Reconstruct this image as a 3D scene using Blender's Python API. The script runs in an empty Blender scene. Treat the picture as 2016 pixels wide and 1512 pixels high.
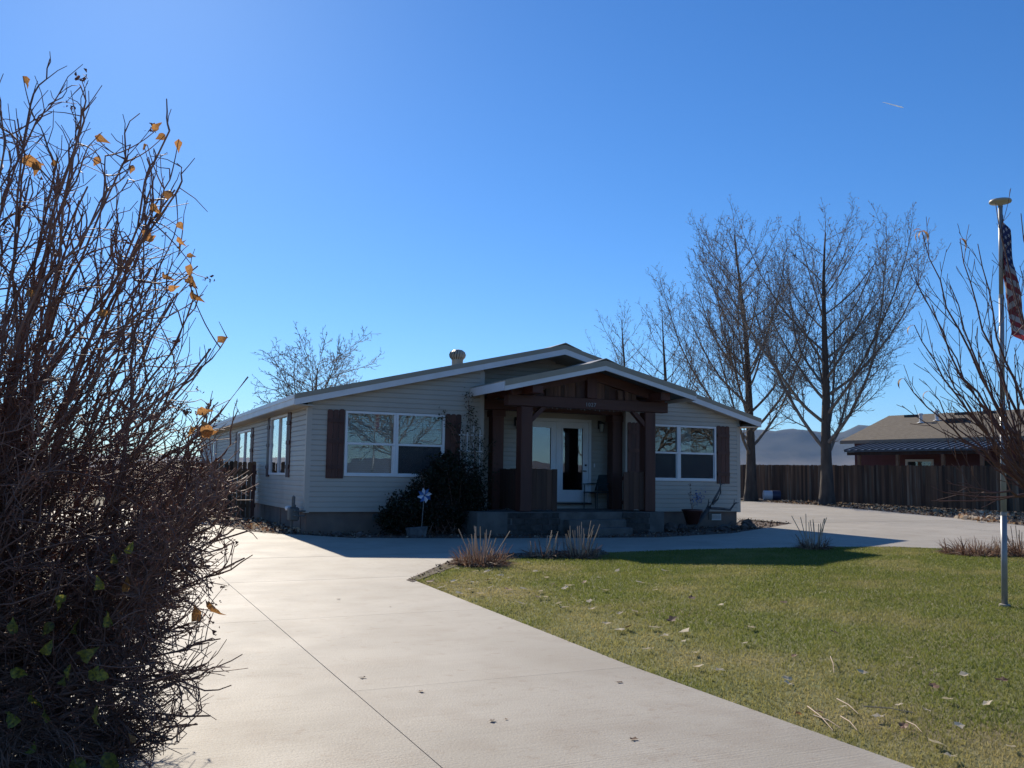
import bpy, bmesh, math, random
import numpy as np
from mathutils import Vector, Matrix

R = math.radians
C = bpy.context.scene.collection
rng = np.random.default_rng(7)
random.seed(7)

# ------------------------------------------------------------------ camera, sky, sun, exposure
F_PX, PITCH, ROLL, YAW, EYE = 1845.08, 0.099, 0.0155, 0.4224, 1.5
cp_, sp_, cr_, sr_ = math.cos(PITCH), math.sin(PITCH), math.cos(ROLL), math.sin(ROLL)
cam_data = bpy.data.cameras.new('camera')
cam = bpy.data.objects.new('camera', cam_data)
C.objects.link(cam)
fw, up0, rt0 = Vector((0, cp_, sp_)), Vector((0, -sp_, cp_)), Vector((1, 0, 0))
rt, up = rt0 * cr_ + up0 * sr_, up0 * cr_ - rt0 * sr_
M = Matrix((rt, up, -fw)).transposed().to_4x4()
M.translation = (0, 0, EYE)
cam.matrix_world = M
cam_data.sensor_width = 36
cam_data.lens = F_PX / 2016 * 36
cam_data.clip_start = 0.05
cam_data.clip_end = 40000
bpy.context.scene.camera = cam

SUN_AZ, SUN_EL = R(-23.5), R(30.5)
sun_dir = Vector((math.sin(SUN_AZ) * math.cos(SUN_EL), math.cos(SUN_AZ) * math.cos(SUN_EL), math.sin(SUN_EL)))
world = bpy.data.worlds.new('World')
bpy.context.scene.world = world
world.use_nodes = True
wn = world.node_tree
sky = wn.nodes.new('ShaderNodeTexSky')
sky.sky_type = 'NISHITA'
sky.sun_disc = False
sky.sun_elevation = SUN_EL
sky.sun_rotation = SUN_AZ
sky.air_density = 1.0
sky.dust_density = 0.28
sky.ozone_density = 2.6
sky.altitude = 1200
bg = wn.nodes['Background']
hsv = wn.nodes.new('ShaderNodeHueSaturation')
hsv.inputs['Saturation'].default_value = 1.22
wn.links.new(sky.outputs[0], hsv.inputs['Color'])
tint = wn.nodes.new('ShaderNodeMix'); tint.data_type = 'RGBA'; tint.blend_type = 'MULTIPLY'
tint.inputs[0].default_value = 1.0; tint.inputs[7].default_value = (0.70, 0.96, 1.22, 1)
wn.links.new(hsv.outputs[0], tint.inputs[6])
wn.links.new(tint.outputs[2], bg.inputs[0])
bg.inputs[1].default_value = 0.090
sd = bpy.data.lights.new('sun', 'SUN')
sd.energy = 5.0
sd.angle = R(0.53)
sd.color = (1.0, 0.90, 0.75)
sun = bpy.data.objects.new('sun', sd)
C.objects.link(sun)
sun.rotation_euler = (-sun_dir).to_track_quat('-Z', 'Y').to_euler()
vs = bpy.context.scene.view_settings
vs.view_transform = 'Standard'
vs.look = 'None'
vs.exposure = 0.32
vs.gamma = 1.0
vs.use_curve_mapping = False
bpy.context.scene.cycles.max_bounces = 6
bpy.context.scene.cycles.transparent_max_bounces = 16

# ------------------------------------------------------------------ where things stand
def gz(x, y):
    return 0.0098 * np.clip(y, -30, 70) + 0.003 * np.clip(x, -25, 25)

def ray(u, v):
    du, dv = u - 1008, v - 756
    x, y = cr_ * du + sr_ * dv, -sr_ * du + cr_ * dv
    a, b = x / F_PX, -y / F_PX
    return np.array([a, cp_ - sp_ * b, sp_ + cp_ * b])

def at(u, v, Y):
    d = ray(u, v)
    return np.array([0, 0, EYE]) + d * (Y / d[1])

def G(u, v):
    d = ray(u, v)
    t = 10.0
    for _ in range(60):
        p = np.array([0, 0, EYE]) + d * t
        t = (gz(p[0], p[1]) - EYE) / d[2]
    return np.array([0, 0, EYE]) + d * t

H0 = np.array([-4.526, 20.83, 0.667])
ca, sa = math.cos(YAW), math.sin(YAW)
def h2w(x, y, z):
    return np.array([H0[0] + ca * x - sa * y, H0[1] + sa * x + ca * y, H0[2] + z])
def w2h(p):
    d = np.asarray(p, float) - H0
    return np.array([ca * d[0] + sa * d[1], -sa * d[0] + ca * d[1], d[2]])

# ------------------------------------------------------------------ materials
def new_mat(name):
    m = bpy.data.materials.new(name)
    m.use_nodes = True
    return m, m.node_tree, m.node_tree.nodes['Principled BSDF']

def mat(name, c1, c2=None, scale=6, rough=0.6, bump=0.0, bscale=40, metal=0.0, stretch=(1, 1, 1), spec=0.5,
        objvar=0.0, detail=6, c3=None, s3=1.0, t3=(0.5, 0.7), translucent=0.0):
    m, nt, b = new_mat(name)
    N, L = nt.nodes, nt.links
    tc = N.new('ShaderNodeTexCoord')
    mp = N.new('ShaderNodeMapping')
    mp.inputs['Scale'].default_value = stretch
    L.new(tc.outputs['Object'], mp.inputs[0])
    vec = mp.outputs[0]
    if objvar:
        oi = N.new('ShaderNodeObjectInfo')
        ad = N.new('ShaderNodeVectorMath'); ad.operation = 'MULTIPLY_ADD'
        cx = N.new('ShaderNodeCombineXYZ')
        for i in range(3):
            L.new(oi.outputs['Random'], cx.inputs[i])
        ad.inputs[1].default_value = (37, 53, 71)
        L.new(cx.outputs[0], ad.inputs[0]); L.new(vec, ad.inputs[2])
        vec = ad.outputs[0]
    nz = N.new('ShaderNodeTexNoise')
    nz.inputs['Scale'].default_value = scale
    nz.inputs['Detail'].default_value = detail
    L.new(vec, nz.inputs['Vector'])
    rp = N.new('ShaderNodeValToRGB')
    rp.color_ramp.elements[0].position = 0.32
    rp.color_ramp.elements[1].position = 0.68
    rp.color_ramp.elements[0].color = (*c1, 1)
    rp.color_ramp.elements[1].color = (*(c2 or c1), 1)
    L.new(nz.outputs[0], rp.inputs[0])
    col = rp.outputs[0]
    if c3:
        n3 = N.new('ShaderNodeTexNoise'); n3.inputs['Scale'].default_value = s3; n3.inputs['Detail'].default_value = 8
        L.new(vec, n3.inputs['Vector'])
        r3 = N.new('ShaderNodeMapRange'); r3.inputs[1].default_value, r3.inputs[2].default_value = t3
        L.new(n3.outputs[0], r3.inputs[0])
        mx = N.new('ShaderNodeMix'); mx.data_type = 'RGBA'
        L.new(r3.outputs[0], mx.inputs[0]); L.new(col, mx.inputs[6]); mx.inputs[7].default_value = (*c3, 1)
        col = mx.outputs[2]
    if objvar:
        hs = N.new('ShaderNodeHueSaturation')
        mr = N.new('ShaderNodeMapRange')
        mr.inputs[3].default_value, mr.inputs[4].default_value = 1 - objvar, 1 + objvar
        L.new(oi.outputs['Random'], mr.inputs[0]); L.new(mr.outputs[0], hs.inputs['Value'])
        L.new(col, hs.inputs['Color'])
        col = hs.outputs[0]
    L.new(col, b.inputs['Base Color'])
    b.inputs['Roughness'].default_value = rough
    b.inputs['Metallic'].default_value = metal
    b.inputs['Specular IOR Level'].default_value = spec
    if bump:
        bn = N.new('ShaderNodeTexNoise'); bn.inputs['Scale'].default_value = bscale; bn.inputs['Detail'].default_value = 8
        L.new(vec, bn.inputs['Vector'])
        bp = N.new('ShaderNodeBump'); bp.inputs['Strength'].default_value = bump; bp.inputs['Distance'].default_value = 0.02
        L.new(bn.outputs[0], bp.inputs['Height']); L.new(bp.outputs[0], b.inputs['Normal'])
    if translucent:
        tr = N.new('ShaderNodeBsdfTranslucent'); L.new(col, tr.inputs[0])
        ms = N.new('ShaderNodeMixShader'); ms.inputs[0].default_value = translucent
        L.new(b.outputs[0], ms.inputs[1]); L.new(tr.outputs[0], ms.inputs[2])
        L.new(ms.outputs[0], N['Material Output'].inputs[0])
    return m

def attr_mat(name, translucent=0.4, rough=0.6, spec=0.3):
    m, nt, b = new_mat(name)
    a = nt.nodes.new('ShaderNodeAttribute'); a.attribute_name = 'col'
    nt.links.new(a.outputs['Color'], b.inputs['Base Color'])
    b.inputs['Roughness'].default_value = rough
    b.inputs['Specular IOR Level'].default_value = spec
    tr = nt.nodes.new('ShaderNodeBsdfTranslucent'); nt.links.new(a.outputs['Color'], tr.inputs[0])
    ms = nt.nodes.new('ShaderNodeMixShader'); ms.inputs[0].default_value = translucent
    nt.links.new(b.outputs[0], ms.inputs[1]); nt.links.new(tr.outputs[0], ms.inputs[2])
    nt.links.new(ms.outputs[0], nt.nodes['Material Output'].inputs[0])
    return m

def glass_mat(name, tint=(0.75, 0.8, 0.8), base=0.075, wave=0.15):
    m, nt, b = new_mat(name)
    N, L = nt.nodes, nt.links
    N.remove(b)
    gl = N.new('ShaderNodeBsdfGlossy'); gl.inputs['Roughness'].default_value = 0.0
    gl.inputs['Color'].default_value = (0.92, 0.95, 1, 1)
    tr = N.new('ShaderNodeBsdfTransparent'); tr.inputs[0].default_value = (*tint, 1)
    lw = N.new('ShaderNodeLayerWeight'); lw.inputs['Blend'].default_value = 0.5
    pw = N.new('ShaderNodeMath'); pw.operation = 'POWER'; pw.inputs[1].default_value = 2.6
    L.new(lw.outputs['Facing'], pw.inputs[0])
    mr = N.new('ShaderNodeMapRange'); mr.inputs[3].default_value = base; mr.inputs[4].default_value = 0.95
    L.new(pw.outputs[0], mr.inputs[0])
    nz = N.new('ShaderNodeTexNoise'); nz.inputs['Scale'].default_value = 1.4
    tc = N.new('ShaderNodeTexCoord'); L.new(tc.outputs['Object'], nz.inputs['Vector'])
    bp = N.new('ShaderNodeBump'); bp.inputs['Strength'].default_value = wave; bp.inputs['Distance'].default_value = 0.01
    L.new(nz.outputs[0], bp.inputs['Height']); L.new(bp.outputs[0], gl.inputs['Normal'])
    ms = N.new('ShaderNodeMixShader')
    L.new(mr.outputs[0], ms.inputs[0]); L.new(tr.outputs[0], ms.inputs[1]); L.new(gl.outputs[0], ms.inputs[2])
    L.new(ms.outputs[0], N['Material Output'].inputs[0])
    return m

MT = {}
MT['siding'] = mat('vinyl_siding', (0.44, 0.405, 0.345), (0.40, 0.365, 0.31), 1.2, 0.55, 0.04, 120, c3=(0.34, 0.30, 0.25), s3=0.7, t3=(0.55, 0.85))
MT['white'] = mat('white_paint', (0.74, 0.74, 0.73), (0.68, 0.68, 0.67), 3, 0.45)
MT['fascia'] = mat('white_fascia_paint', (0.72, 0.72, 0.72), (0.64, 0.64, 0.63), 2, 0.5, 0.03, 60)
MT['roofmetal'] = mat('tan_roof_metal', (0.30, 0.255, 0.185), (0.26, 0.22, 0.16), 3, 0.38, 0.02, 30, spec=0.6)
MT['stain'] = mat('brown_stained_wood', (0.058, 0.016, 0.009), (0.098, 0.030, 0.016), 5, 0.6, 0.25, 18, stretch=(1, 1, 0.12), objvar=0.2)
MT['stainx'] = mat('brown_stained_beam', (0.062, 0.018, 0.010), (0.105, 0.033, 0.018), 5, 0.6, 0.25, 18, stretch=(0.12, 1, 1), objvar=0.2)
MT['gableboard'] = mat('weathered_gable_board', (0.05, 0.018, 0.011), (0.13, 0.062, 0.036), 6, 0.75, 0.3, 25, stretch=(1, 1, 0.1), objvar=0.55)
MT['railboard'] = mat('weathered_rail_board', (0.055, 0.023, 0.013), (0.10, 0.047, 0.026), 6, 0.75, 0.3, 25, stretch=(1, 1, 0.1), objvar=0.3)
MT['shutter'] = mat('shutter_wood', (0.055, 0.017, 0.011), (0.095, 0.032, 0.019), 6, 0.6, 0.25, 20, stretch=(1, 1, 0.12), objvar=0.25)
def concrete_mat():
    m, nt, b = new_mat('broom_concrete'); N, L = nt.nodes, nt.links
    tc = N.new('ShaderNodeTexCoord'); mp = N.new('ShaderNodeMapping'); mp.inputs['Rotation'].default_value = (0, 0, -YAW); L.new(tc.outputs['Object'], mp.inputs[0])
    def noise(scale, detail=8, vec=mp.outputs[0], dist=0.0):
        n = N.new('ShaderNodeTexNoise'); n.inputs['Scale'].default_value = scale; n.inputs['Detail'].default_value = detail; n.inputs['Distortion'].default_value = dist; L.new(vec, n.inputs['Vector']); return n.outputs[0]
    def rng_(sock, a, b_, c, d):
        r = N.new('ShaderNodeMapRange'); r.inputs[1].default_value, r.inputs[2].default_value, r.inputs[3].default_value, r.inputs[4].default_value = a, b_, c, d; L.new(sock, r.inputs[0]); return r.outputs[0]
    def mix(fac, c1, c2, blend='MIX'):
        x = N.new('ShaderNodeMix'); x.data_type = 'RGBA'; x.blend_type = blend
        if hasattr(fac, 'links'): L.new(fac, x.inputs[0])
        else: x.inputs[0].default_value = fac
        for i, c in ((6, c1), (7, c2)):
            if hasattr(c, 'links'): L.new(c, x.inputs[i])
            else: x.inputs[i].default_value = (*c, 1)
        return x.outputs[2]
    col = mix(rng_(noise(.55, 4, dist=.6), .35, .65, 0, 1), (.355, .32, .262), (.425, .388, .322))
    col = mix(rng_(noise(2.6, 10), .48, .75, 0, .55), col, (.30, .25, .195))
    col = mix(rng_(noise(9, 8), .60, .74, 0, .5), col, (.27, .20, .145))
    bm = N.new('ShaderNodeMapping'); bm.inputs['Scale'].default_value = (1.2, 55, 1); L.new(mp.outputs[0], bm.inputs[0])
    broom = noise(1.0, 6, bm.outputs[0])
    col = mix(rng_(broom, .4, .62, .0, .16), col, (.26, .22, .175))
    col = mix(rng_(noise(140, 2), .56, .7, 0, .35), col, (.22, .185, .15))
    oi = N.new('ShaderNodeObjectInfo'); hs = N.new('ShaderNodeHueSaturation'); L.new(rng_(oi.outputs['Random'], 0, 1, .95, 1.05), hs.inputs['Value']); L.new(col, hs.inputs['Color'])
    L.new(hs.outputs[0], b.inputs['Base Color'])
    L.new(rng_(noise(1.6, 6), .35, .65, .67, .72), b.inputs['Roughness']); b.inputs['Specular IOR Level'].default_value = .32
    bp = N.new('ShaderNodeBump'); bp.inputs['Strength'].default_value = .35; bp.inputs['Distance'].default_value = .008; L.new(broom, bp.inputs['Height'])
    b2 = N.new('ShaderNodeBump'); b2.inputs['Strength'].default_value = .3; b2.inputs['Distance'].default_value = .01; L.new(noise(70, 6), b2.inputs['Height']); L.new(bp.outputs[0], b2.inputs['Normal'])
    L.new(b2.outputs[0], b.inputs['Normal'])
    return m
MT['concrete'] = concrete_mat()
MT['foundation'] = mat('foundation_concrete', (0.125, 0.092, 0.074), (0.19, 0.145, 0.118), 2.5, 0.85, 0.3, 40, c3=(0.20, 0.12, 0.085), s3=1.2, t3=(0.5, 0.8))
MT['block'] = mat('split_face_block', (0.034, 0.031, 0.029), (0.065, 0.06, 0.055), 9, 0.9, 0.9, 30, objvar=0.25)
MT['stepc'] = mat('step_concrete', (0.075, 0.072, 0.066), (0.125, 0.118, 0.108), 5, 0.8, 0.3, 60)
MT['glass'] = glass_mat('window_glass')
MT['doorglass'] = glass_mat('door_glass', (0.5, 0.53, 0.55), 0.14)
MT['blind'] = mat('white_blind', (0.55, 0.55, 0.52), (0.45, 0.46, 0.44), 2, 0.8)
MT['room'] = mat('dim_room', (0.16, 0.14, 0.12), (0.10, 0.09, 0.08), 1, 0.9)
m_, nt_, b_ = new_mat('insect_screen'); MT['screen'] = m_
b_.inputs['Base Color'].default_value = (.05, .055, .06, 1); b_.inputs['Roughness'].default_value = .9; b_.inputs['Alpha'].default_value = .6
MT['black'] = mat('black_metal', (0.018, 0.018, 0.02), (0.03, 0.03, 0.03), 5, 0.5)
MT['steel'] = mat('galvanised_steel', (0.30, 0.31, 0.32), (0.23, 0.24, 0.25), 8, 0.42, metal=0.25)
MT['greypaint'] = mat('grey_meter_paint', (0.085, 0.095, 0.095), (0.06, 0.07, 0.07), 6, 0.5)
MT['soil'] = mat('bare_soil', (0.085, 0.055, 0.04), (0.14, 0.10, 0.075), 3, 0.95, 0.6, 25, c3=(0.05, 0.035, 0.025), s3=4)
def hill_zones(m):
    N, L = m.node_tree.nodes, m.node_tree.links
    b = N['Principled BSDF']; src = b.inputs['Base Color'].links[0].from_socket
    ge = N.new('ShaderNodeNewGeometry'); sp = N.new('ShaderNodeSeparateXYZ'); L.new(ge.outputs['Position'], sp.inputs[0])
    nz = N.new('ShaderNodeTexNoise'); nz.inputs['Scale'].default_value = .006; nz.inputs['Detail'].default_value = 10; L.new(ge.outputs['Position'], nz.inputs['Vector'])
    ad = N.new('ShaderNodeMath'); ad.operation = 'MULTIPLY_ADD'; ad.inputs[1].default_value = 130; L.new(nz.outputs[0], ad.inputs[0]); L.new(sp.outputs[2], ad.inputs[2])
    mr = N.new('ShaderNodeMapRange'); mr.inputs[1].default_value = 150; mr.inputs[2].default_value = 205; L.new(ad.outputs[0], mr.inputs[0])
    mx = N.new('ShaderNodeMix'); mx.data_type = 'RGBA'; mx.inputs[6].default_value = (.17, .135, .10, 1); L.new(mr.outputs[0], mx.inputs[0]); L.new(src, mx.inputs[7]); L.new(mx.outputs[2], b.inputs['Base Color'])
MT['ground'] = mat('dry_ground', (0.15, 0.105, 0.07), (0.22, 0.165, 0.105), 0.25, 0.95, 0.5, 3, c3=(0.11, 0.10, 0.05), s3=0.09, t3=(0.45, 0.65))
MT['lawn'] = mat('lawn_thatch', (0.13, 0.15, 0.04), (0.19, 0.18, 0.065), 1.2, 0.95, 0.6, 60, c3=(0.20, 0.16, 0.075), s3=0.55, t3=(0.5, 0.68))
MT['grass'] = attr_mat('grass_blade', 0.5, 0.55, 0.3)
MT['mulch'] = attr_mat('mulch_chip', 0.0, 0.9, 0.2)
MT['leafattr'] = attr_mat('dry_leaf', 0.35, 0.7, 0.3)
MT['bark'] = mat('grey_brown_bark', (0.055, 0.040, 0.031), (0.11, 0.084, 0.064), 5, 0.9, 0.9, 12, stretch=(1, 1, 0.25))
MT['limb'] = mat('pale_limb_bark', (0.13, 0.105, 0.085), (0.24, 0.20, 0.165), 5, 0.9, 0.7, 12, stretch=(1, 1, 0.25))
MT['twig'] = mat('tree_twig', (0.17, 0.14, 0.115), (0.29, 0.245, 0.205), 2, 0.8)
MT['bushtwig'] = mat('lilac_twig', (0.13, 0.062, 0.045), (0.25, 0.14, 0.105), 3, 0.65)
MT['seed'] = mat('lilac_seed_pod', (0.15, 0.055, 0.035), (0.26, 0.11, 0.07), 6, 0.8)
MT['peach'] = mat('reddish_bark', (0.085, 0.035, 0.026), (0.13, 0.060, 0.045), 6, 0.6)
MT['leaf_orange'] = mat('orange_leaf', (0.36, 0.16, 0.05), (0.50, 0.27, 0.09), 9, 0.6, translucent=0.5, objvar=0.3, c3=(0.14, 0.06, 0.035), s3=14)
MT['leaf_green'] = mat('olive_leaf', (0.07, 0.085, 0.03), (0.36, 0.33, 0.04), 7, 0.6, translucent=0.45, objvar=0.5)
MT['leaf_pale'] = mat('pale_fallen_leaf', (0.60, 0.50, 0.35), (0.74, 0.66, 0.50), 12, 0.9, spec=.1, translucent=0.3, objvar=0.15)
MT['leaf_brown'] = mat('brown_fallen_leaf', (0.12, 0.06, 0.035), (0.22, 0.12, 0.06), 12, 0.7, translucent=0.15, objvar=0.3)
MT['picket'] = mat('weathered_fence_board', (0.055, 0.028, 0.016), (0.18, 0.095, 0.05), 4, 0.9, 0.4, 22, stretch=(1, 1, 0.08), objvar=0.65, c3=(0.20, 0.165, 0.12), s3=5, t3=(0.55, 0.75))
MT['redwall'] = mat('maroon_wall', (0.115, 0.040, 0.042), (0.145, 0.055, 0.055), 2, 0.85, 0.3, 30)
MT['shingle'] = mat('brown_shingle', (0.10, 0.080, 0.058), (0.15, 0.125, 0.092), 4, 0.9, 0.5, 20, stretch=(1, 1, 6))
MT['darkmetal'] = mat('dark_roof_metal', (0.055, 0.065, 0.078), (0.07, 0.08, 0.095), 4, 0.4)
MT['rock'] = mat('lava_rock', (0.045, 0.035, 0.032), (0.13, 0.10, 0.085), 6, 0.95, 1.0, 18, objvar=0.3)
MT['planter'] = mat('grey_stone', (0.06, 0.062, 0.065), (0.13, 0.135, 0.14), 9, 0.9, 0.8, 25)
MT['terra'] = mat('dark_glazed_pot', (0.055, 0.018, 0.014), (0.075, 0.025, 0.02), 4, 0.4)
MT['drift'] = mat('grey_driftwood', (0.05, 0.05, 0.052), (0.10, 0.098, 0.095), 6, 0.85, 0.5, 20, stretch=(1, 1, 0.4))
MT['blue'] = mat('blue_foil', (0.04, 0.09, 0.28), (0.08, 0.18, 0.40), 9, 0.35)
MT['silver'] = mat('white_foil', (0.62, 0.64, 0.70), (0.5, 0.53, 0.62), 9, 0.3)
MT['evergreen'] = attr_mat('shrub_leaf', 0.2, 0.6, 0.2)
MT['teal'] = mat('teal_plastic', (0.012, 0.030, 0.034), (0.016, 0.038, 0.042), 3, 0.5)
MT['vent'] = mat('tan_vent_metal', (0.40, 0.36, 0.28), (0.34, 0.30, 0.23), 6, 0.45)
MT['drum'] = mat('white_plastic_drum', (0.70, 0.71, 0.72), (0.6, 0.62, 0.64), 4, 0.4)
MT['bluedrum'] = mat('navy_drum_end', (0.02, 0.03, 0.07), (0.03, 0.04, 0.09), 4, 0.5)
MT['mount'] = mat('sagebrush_slope', (0.022, 0.027, 0.030), (0.048, 0.050, 0.050), 0.012, 0.95, detail=14, c3=(0.028, 0.033, 0.03), s3=0.003, t3=(0.42, 0.6))
hill_zones(MT['mount'])
MT['drygrass'] = attr_mat('dry_stem', 0.25, 0.7, 0.3)
MT['lampglass'] = mat('lamp_glass', (0.42, 0.43, 0.40), (0.3, 0.3, 0.28), 20, 0.25)

# ------------------------------------------------------------------ object helpers
def link(name, me, m=None, parent=None, loc=(0, 0, 0), rot=(0, 0, 0)):
    o = bpy.data.objects.new(name, me)
    C.objects.link(o)
    if me is not None and m is not None and not me.materials:
        me.materials.append(m)
    o.location, o.rotation_euler = loc, rot
    if parent:
        o.parent = parent
    return o

def tag(o, label=None, cat=None, group=None, kind=None):
    if label: o['label'] = label
    if cat: o['category'] = cat
    if group: o['group'] = group
    if kind: o['kind'] = kind
    return o

def thing(name, label, cat, loc=(0, 0, 0), rz=0, group=None):
    return tag(link(name, None, loc=loc, rot=(0, 0, rz)), label, cat, group)

def np_mesh(name, V, Fc, col=None, smooth=False):
    V = np.asarray(V, np.float32); Fc = np.asarray(Fc, np.int32)
    me = bpy.data.meshes.new(name)
    k = Fc.shape[1]
    me.vertices.add(len(V)); me.vertices.foreach_set('co', V.ravel())
    me.loops.add(Fc.size); me.loops.foreach_set('vertex_index', Fc.ravel())
    me.polygons.add(len(Fc)); me.polygons.foreach_set('loop_start', np.arange(0, Fc.size, k, dtype=np.int32))
    if smooth:
        me.polygons.foreach_set('use_smooth', np.ones(len(Fc), bool))
    if col is not None:
        a = me.color_attributes.new('col', 'FLOAT_COLOR', 'POINT')
        cc = np.ones((len(V), 4), np.float32); cc[:, :3] = col
        a.data.foreach_set('color', cc.ravel())
    me.update(); me.validate()
    return me

class MB:
    def __init__(s): s.v, s.f = [], []
    def add(s, vs_, fs_):
        o = len(s.v); s.v += [tuple(map(float, p)) for p in vs_]; s.f += [tuple(i + o for i in f) for f in fs_]; return s
    def box(s, x0, x1, y0, y1, z0, z1):
        return s.add([(x0, y0, z0), (x1, y0, z0), (x1, y1, z0), (x0, y1, z0), (x0, y0, z1), (x1, y0, z1), (x1, y1, z1), (x0, y1, z1)],
                     [(3, 2, 1, 0), (4, 5, 6, 7), (0, 1, 5, 4), (1, 2, 6, 5), (2, 3, 7, 6), (3, 0, 4, 7)])
    def prism(s, poly, y0, y1):            # poly in x,z (counter-clockwise seen from -y), extruded along y
        n = len(poly)
        return s.add([(p[0], y0, p[1]) for p in poly] + [(p[0], y1, p[1]) for p in poly],
                     [tuple(range(n)), tuple(range(2 * n - 1, n - 1, -1))] + [((i + 1) % n, i, i + n, (i + 1) % n + n) for i in range(n)])
    def vprism(s, poly, z0, z1):           # poly in x,y ccw, extruded along z
        n = len(poly)
        return s.add([(p[0], p[1], z0) for p in poly] + [(p[0], p[1], z1) for p in poly],
                     [tuple(range(n - 1, -1, -1)), tuple(range(n, 2 * n))] + [(i, (i + 1) % n, (i + 1) % n + n, i + n) for i in range(n)])
    def bar(s, a, b, w, h, upv=(0, 0, 1)):
        a, b = Vector(a), Vector(b); d = (b - a).normalized()
        sd_ = d.cross(Vector(upv))
        if sd_.length < 1e-4: sd_ = d.cross(Vector((1, 0, 0)))
        sd_.normalize(); u = sd_.cross(d)
        P = [p + sd_ * (w / 2 * i) + u * (h / 2 * j) for p in (a, b) for i, j in ((-1, -1), (1, -1), (1, 1), (-1, 1))]
        return s.add(P, [(0, 1, 2, 3), (7, 6, 5, 4), (0, 4, 5, 1), (1, 5, 6, 2), (2, 6, 7, 3), (3, 7, 4, 0)])
    def tube(s, pts, rad, n=8, cap=True):
        pts = [Vector(p) for p in pts]
        if not hasattr(rad, '__len__'): rad = [rad] * len(pts)
        o = len(s.v)
        for i, p in enumerate(pts):
            t = (pts[min(i + 1, len(pts) - 1)] - pts[max(i - 1, 0)]).normalized()
            a = t.cross(Vector((0.13, 0.31, 0.94)));
            if a.length < 0.15: a = t.cross(Vector((1, 0, 0)))
            a.normalize(); b = t.cross(a)
            for k in range(n):
                th = 2 * math.pi * k / n
                s.v.append(tuple(p + (a * math.cos(th) + b * math.sin(th)) * rad[i]))
        for i in range(len(pts) - 1):
            for k in range(n):
                k2 = (k + 1) % n
                s.f.append((o + i * n + k, o + i * n + k2, o + (i + 1) * n + k2, o + (i + 1) * n + k))
        if cap:
            s.f.append(tuple(o + k for k in range(n - 1, -1, -1))); s.f.append(tuple(o + (len(pts) - 1) * n + k for k in range(n)))
        return s
    def lathe(s, prof, n=20, c=(0, 0, 0)):
        o = len(s.v)
        for r, z in prof:
            for k in range(n):
                th = 2 * math.pi * k / n
                s.v.append((c[0] + r * math.cos(th), c[1] + r * math.sin(th), c[2] + z))
        for i in range(len(prof) - 1):
            for k in range(n):
                k2 = (k + 1) % n
                s.f.append((o + i * n + k, o + i * n + k2, o + (i + 1) * n + k2, o + (i + 1) * n + k))
        s.f.append(tuple(o + k for k in range(n - 1, -1, -1))); s.f.append(tuple(o + (len(prof) - 1) * n + k for k in range(n)))
        return s
    def mesh(s, name, smooth=False, bevel=0):
        me = bpy.data.meshes.new(name); me.from_pydata(s.v, [], s.f); me.update()
        if bevel:
            bm = bmesh.new(); bm.from_mesh(me)
            bmesh.ops.bevel(bm, geom=bm.edges[:], offset=bevel, segments=1, affect='EDGES', clamp_overlap=True)
            bm.to_mesh(me); bm.free()
        if smooth:
            me.polygons.foreach_set('use_smooth', [True] * len(me.polygons))
        return me
    def obj(s, name, m, parent=None, loc=(0, 0, 0), rot=(0, 0, 0), smooth=False, bevel=0):
        return link(name, s.mesh(name, smooth, bevel), m, parent, loc, rot)

def tubes_np(polys, sides):
    """polys: list of (points Nx3, radii N). One mesh of open tubes with shared rings."""
    P = np.concatenate([p for p, r in polys]); Rr = np.concatenate([r for p, r in polys])
    n = np.array([len(p) for p, r in polys]); start = np.cumsum(n) - n
    idx = np.arange(len(P)); pid = np.repeat(np.arange(len(n)), n)
    first, last = start[pid], start[pid] + n[pid] - 1
    T = P[np.minimum(idx + 1, last)] - P[np.maximum(idx - 1, first)]
    T /= np.linalg.norm(T, axis=1, keepdims=True) + 1e-9
    ref = np.where(np.abs(T[:, 2:3]) < 0.8, np.array([[0, 0, 1.0]]), np.array([[1.0, 0.2, 0]]))
    A = np.cross(T, ref); A /= np.linalg.norm(A, axis=1, keepdims=True) + 1e-9
    B = np.cross(T, A)
    th = np.arange(sides) * 2 * np.pi / sides
    V = (P[:, None] + (A[:, None] * np.cos(th)[None, :, None] + B[:, None] * np.sin(th)[None, :, None]) * Rr[:, None, None]).reshape(-1, 3)
    s = idx[idx != last]
    k = np.arange(sides); k2 = (k + 1) % sides
    Fq = np.stack([s[:, None] * sides + k, s[:, None] * sides + k2, (s[:, None] + 1) * sides + k2, (s[:, None] + 1) * sides + k], -1).reshape(-1, 4)
    return V, Fq

def tubes(name, polys, sides, m, parent=None, loc=(0, 0, 0)):
    V, Fq = tubes_np(polys, sides)
    return link(name, np_mesh(name, V - np.array(loc), Fq, smooth=sides > 4), m, parent, (0, 0, 0))

def unit(v):
    v = np.asarray(v, float); return v / (np.linalg.norm(v) + 1e-9)

def in_poly(px, py, poly):
    poly = np.asarray(poly); ins = np.zeros(len(px), bool); j = len(poly) - 1
    for i in range(len(poly)):
        xi, yi = poly[i][:2]; xj, yj = poly[j][:2]
        c = ((yi > py) != (yj > py)) & (px < (xj - xi) * (py - yi) / (yj - yi + 1e-12) + xi)
        ins ^= c; j = i
    return ins

def vnoise(x, y, s, seed=0):
    r = np.random.default_rng(seed); o = np.zeros_like(x)
    for k in range(7):
        a = r.uniform(0, 6.28); f = s * r.uniform(0.6, 1.9); o += np.sin((x * math.cos(a) + y * math.sin(a)) * f + r.uniform(0, 6.28))
    return o / 7

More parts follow.
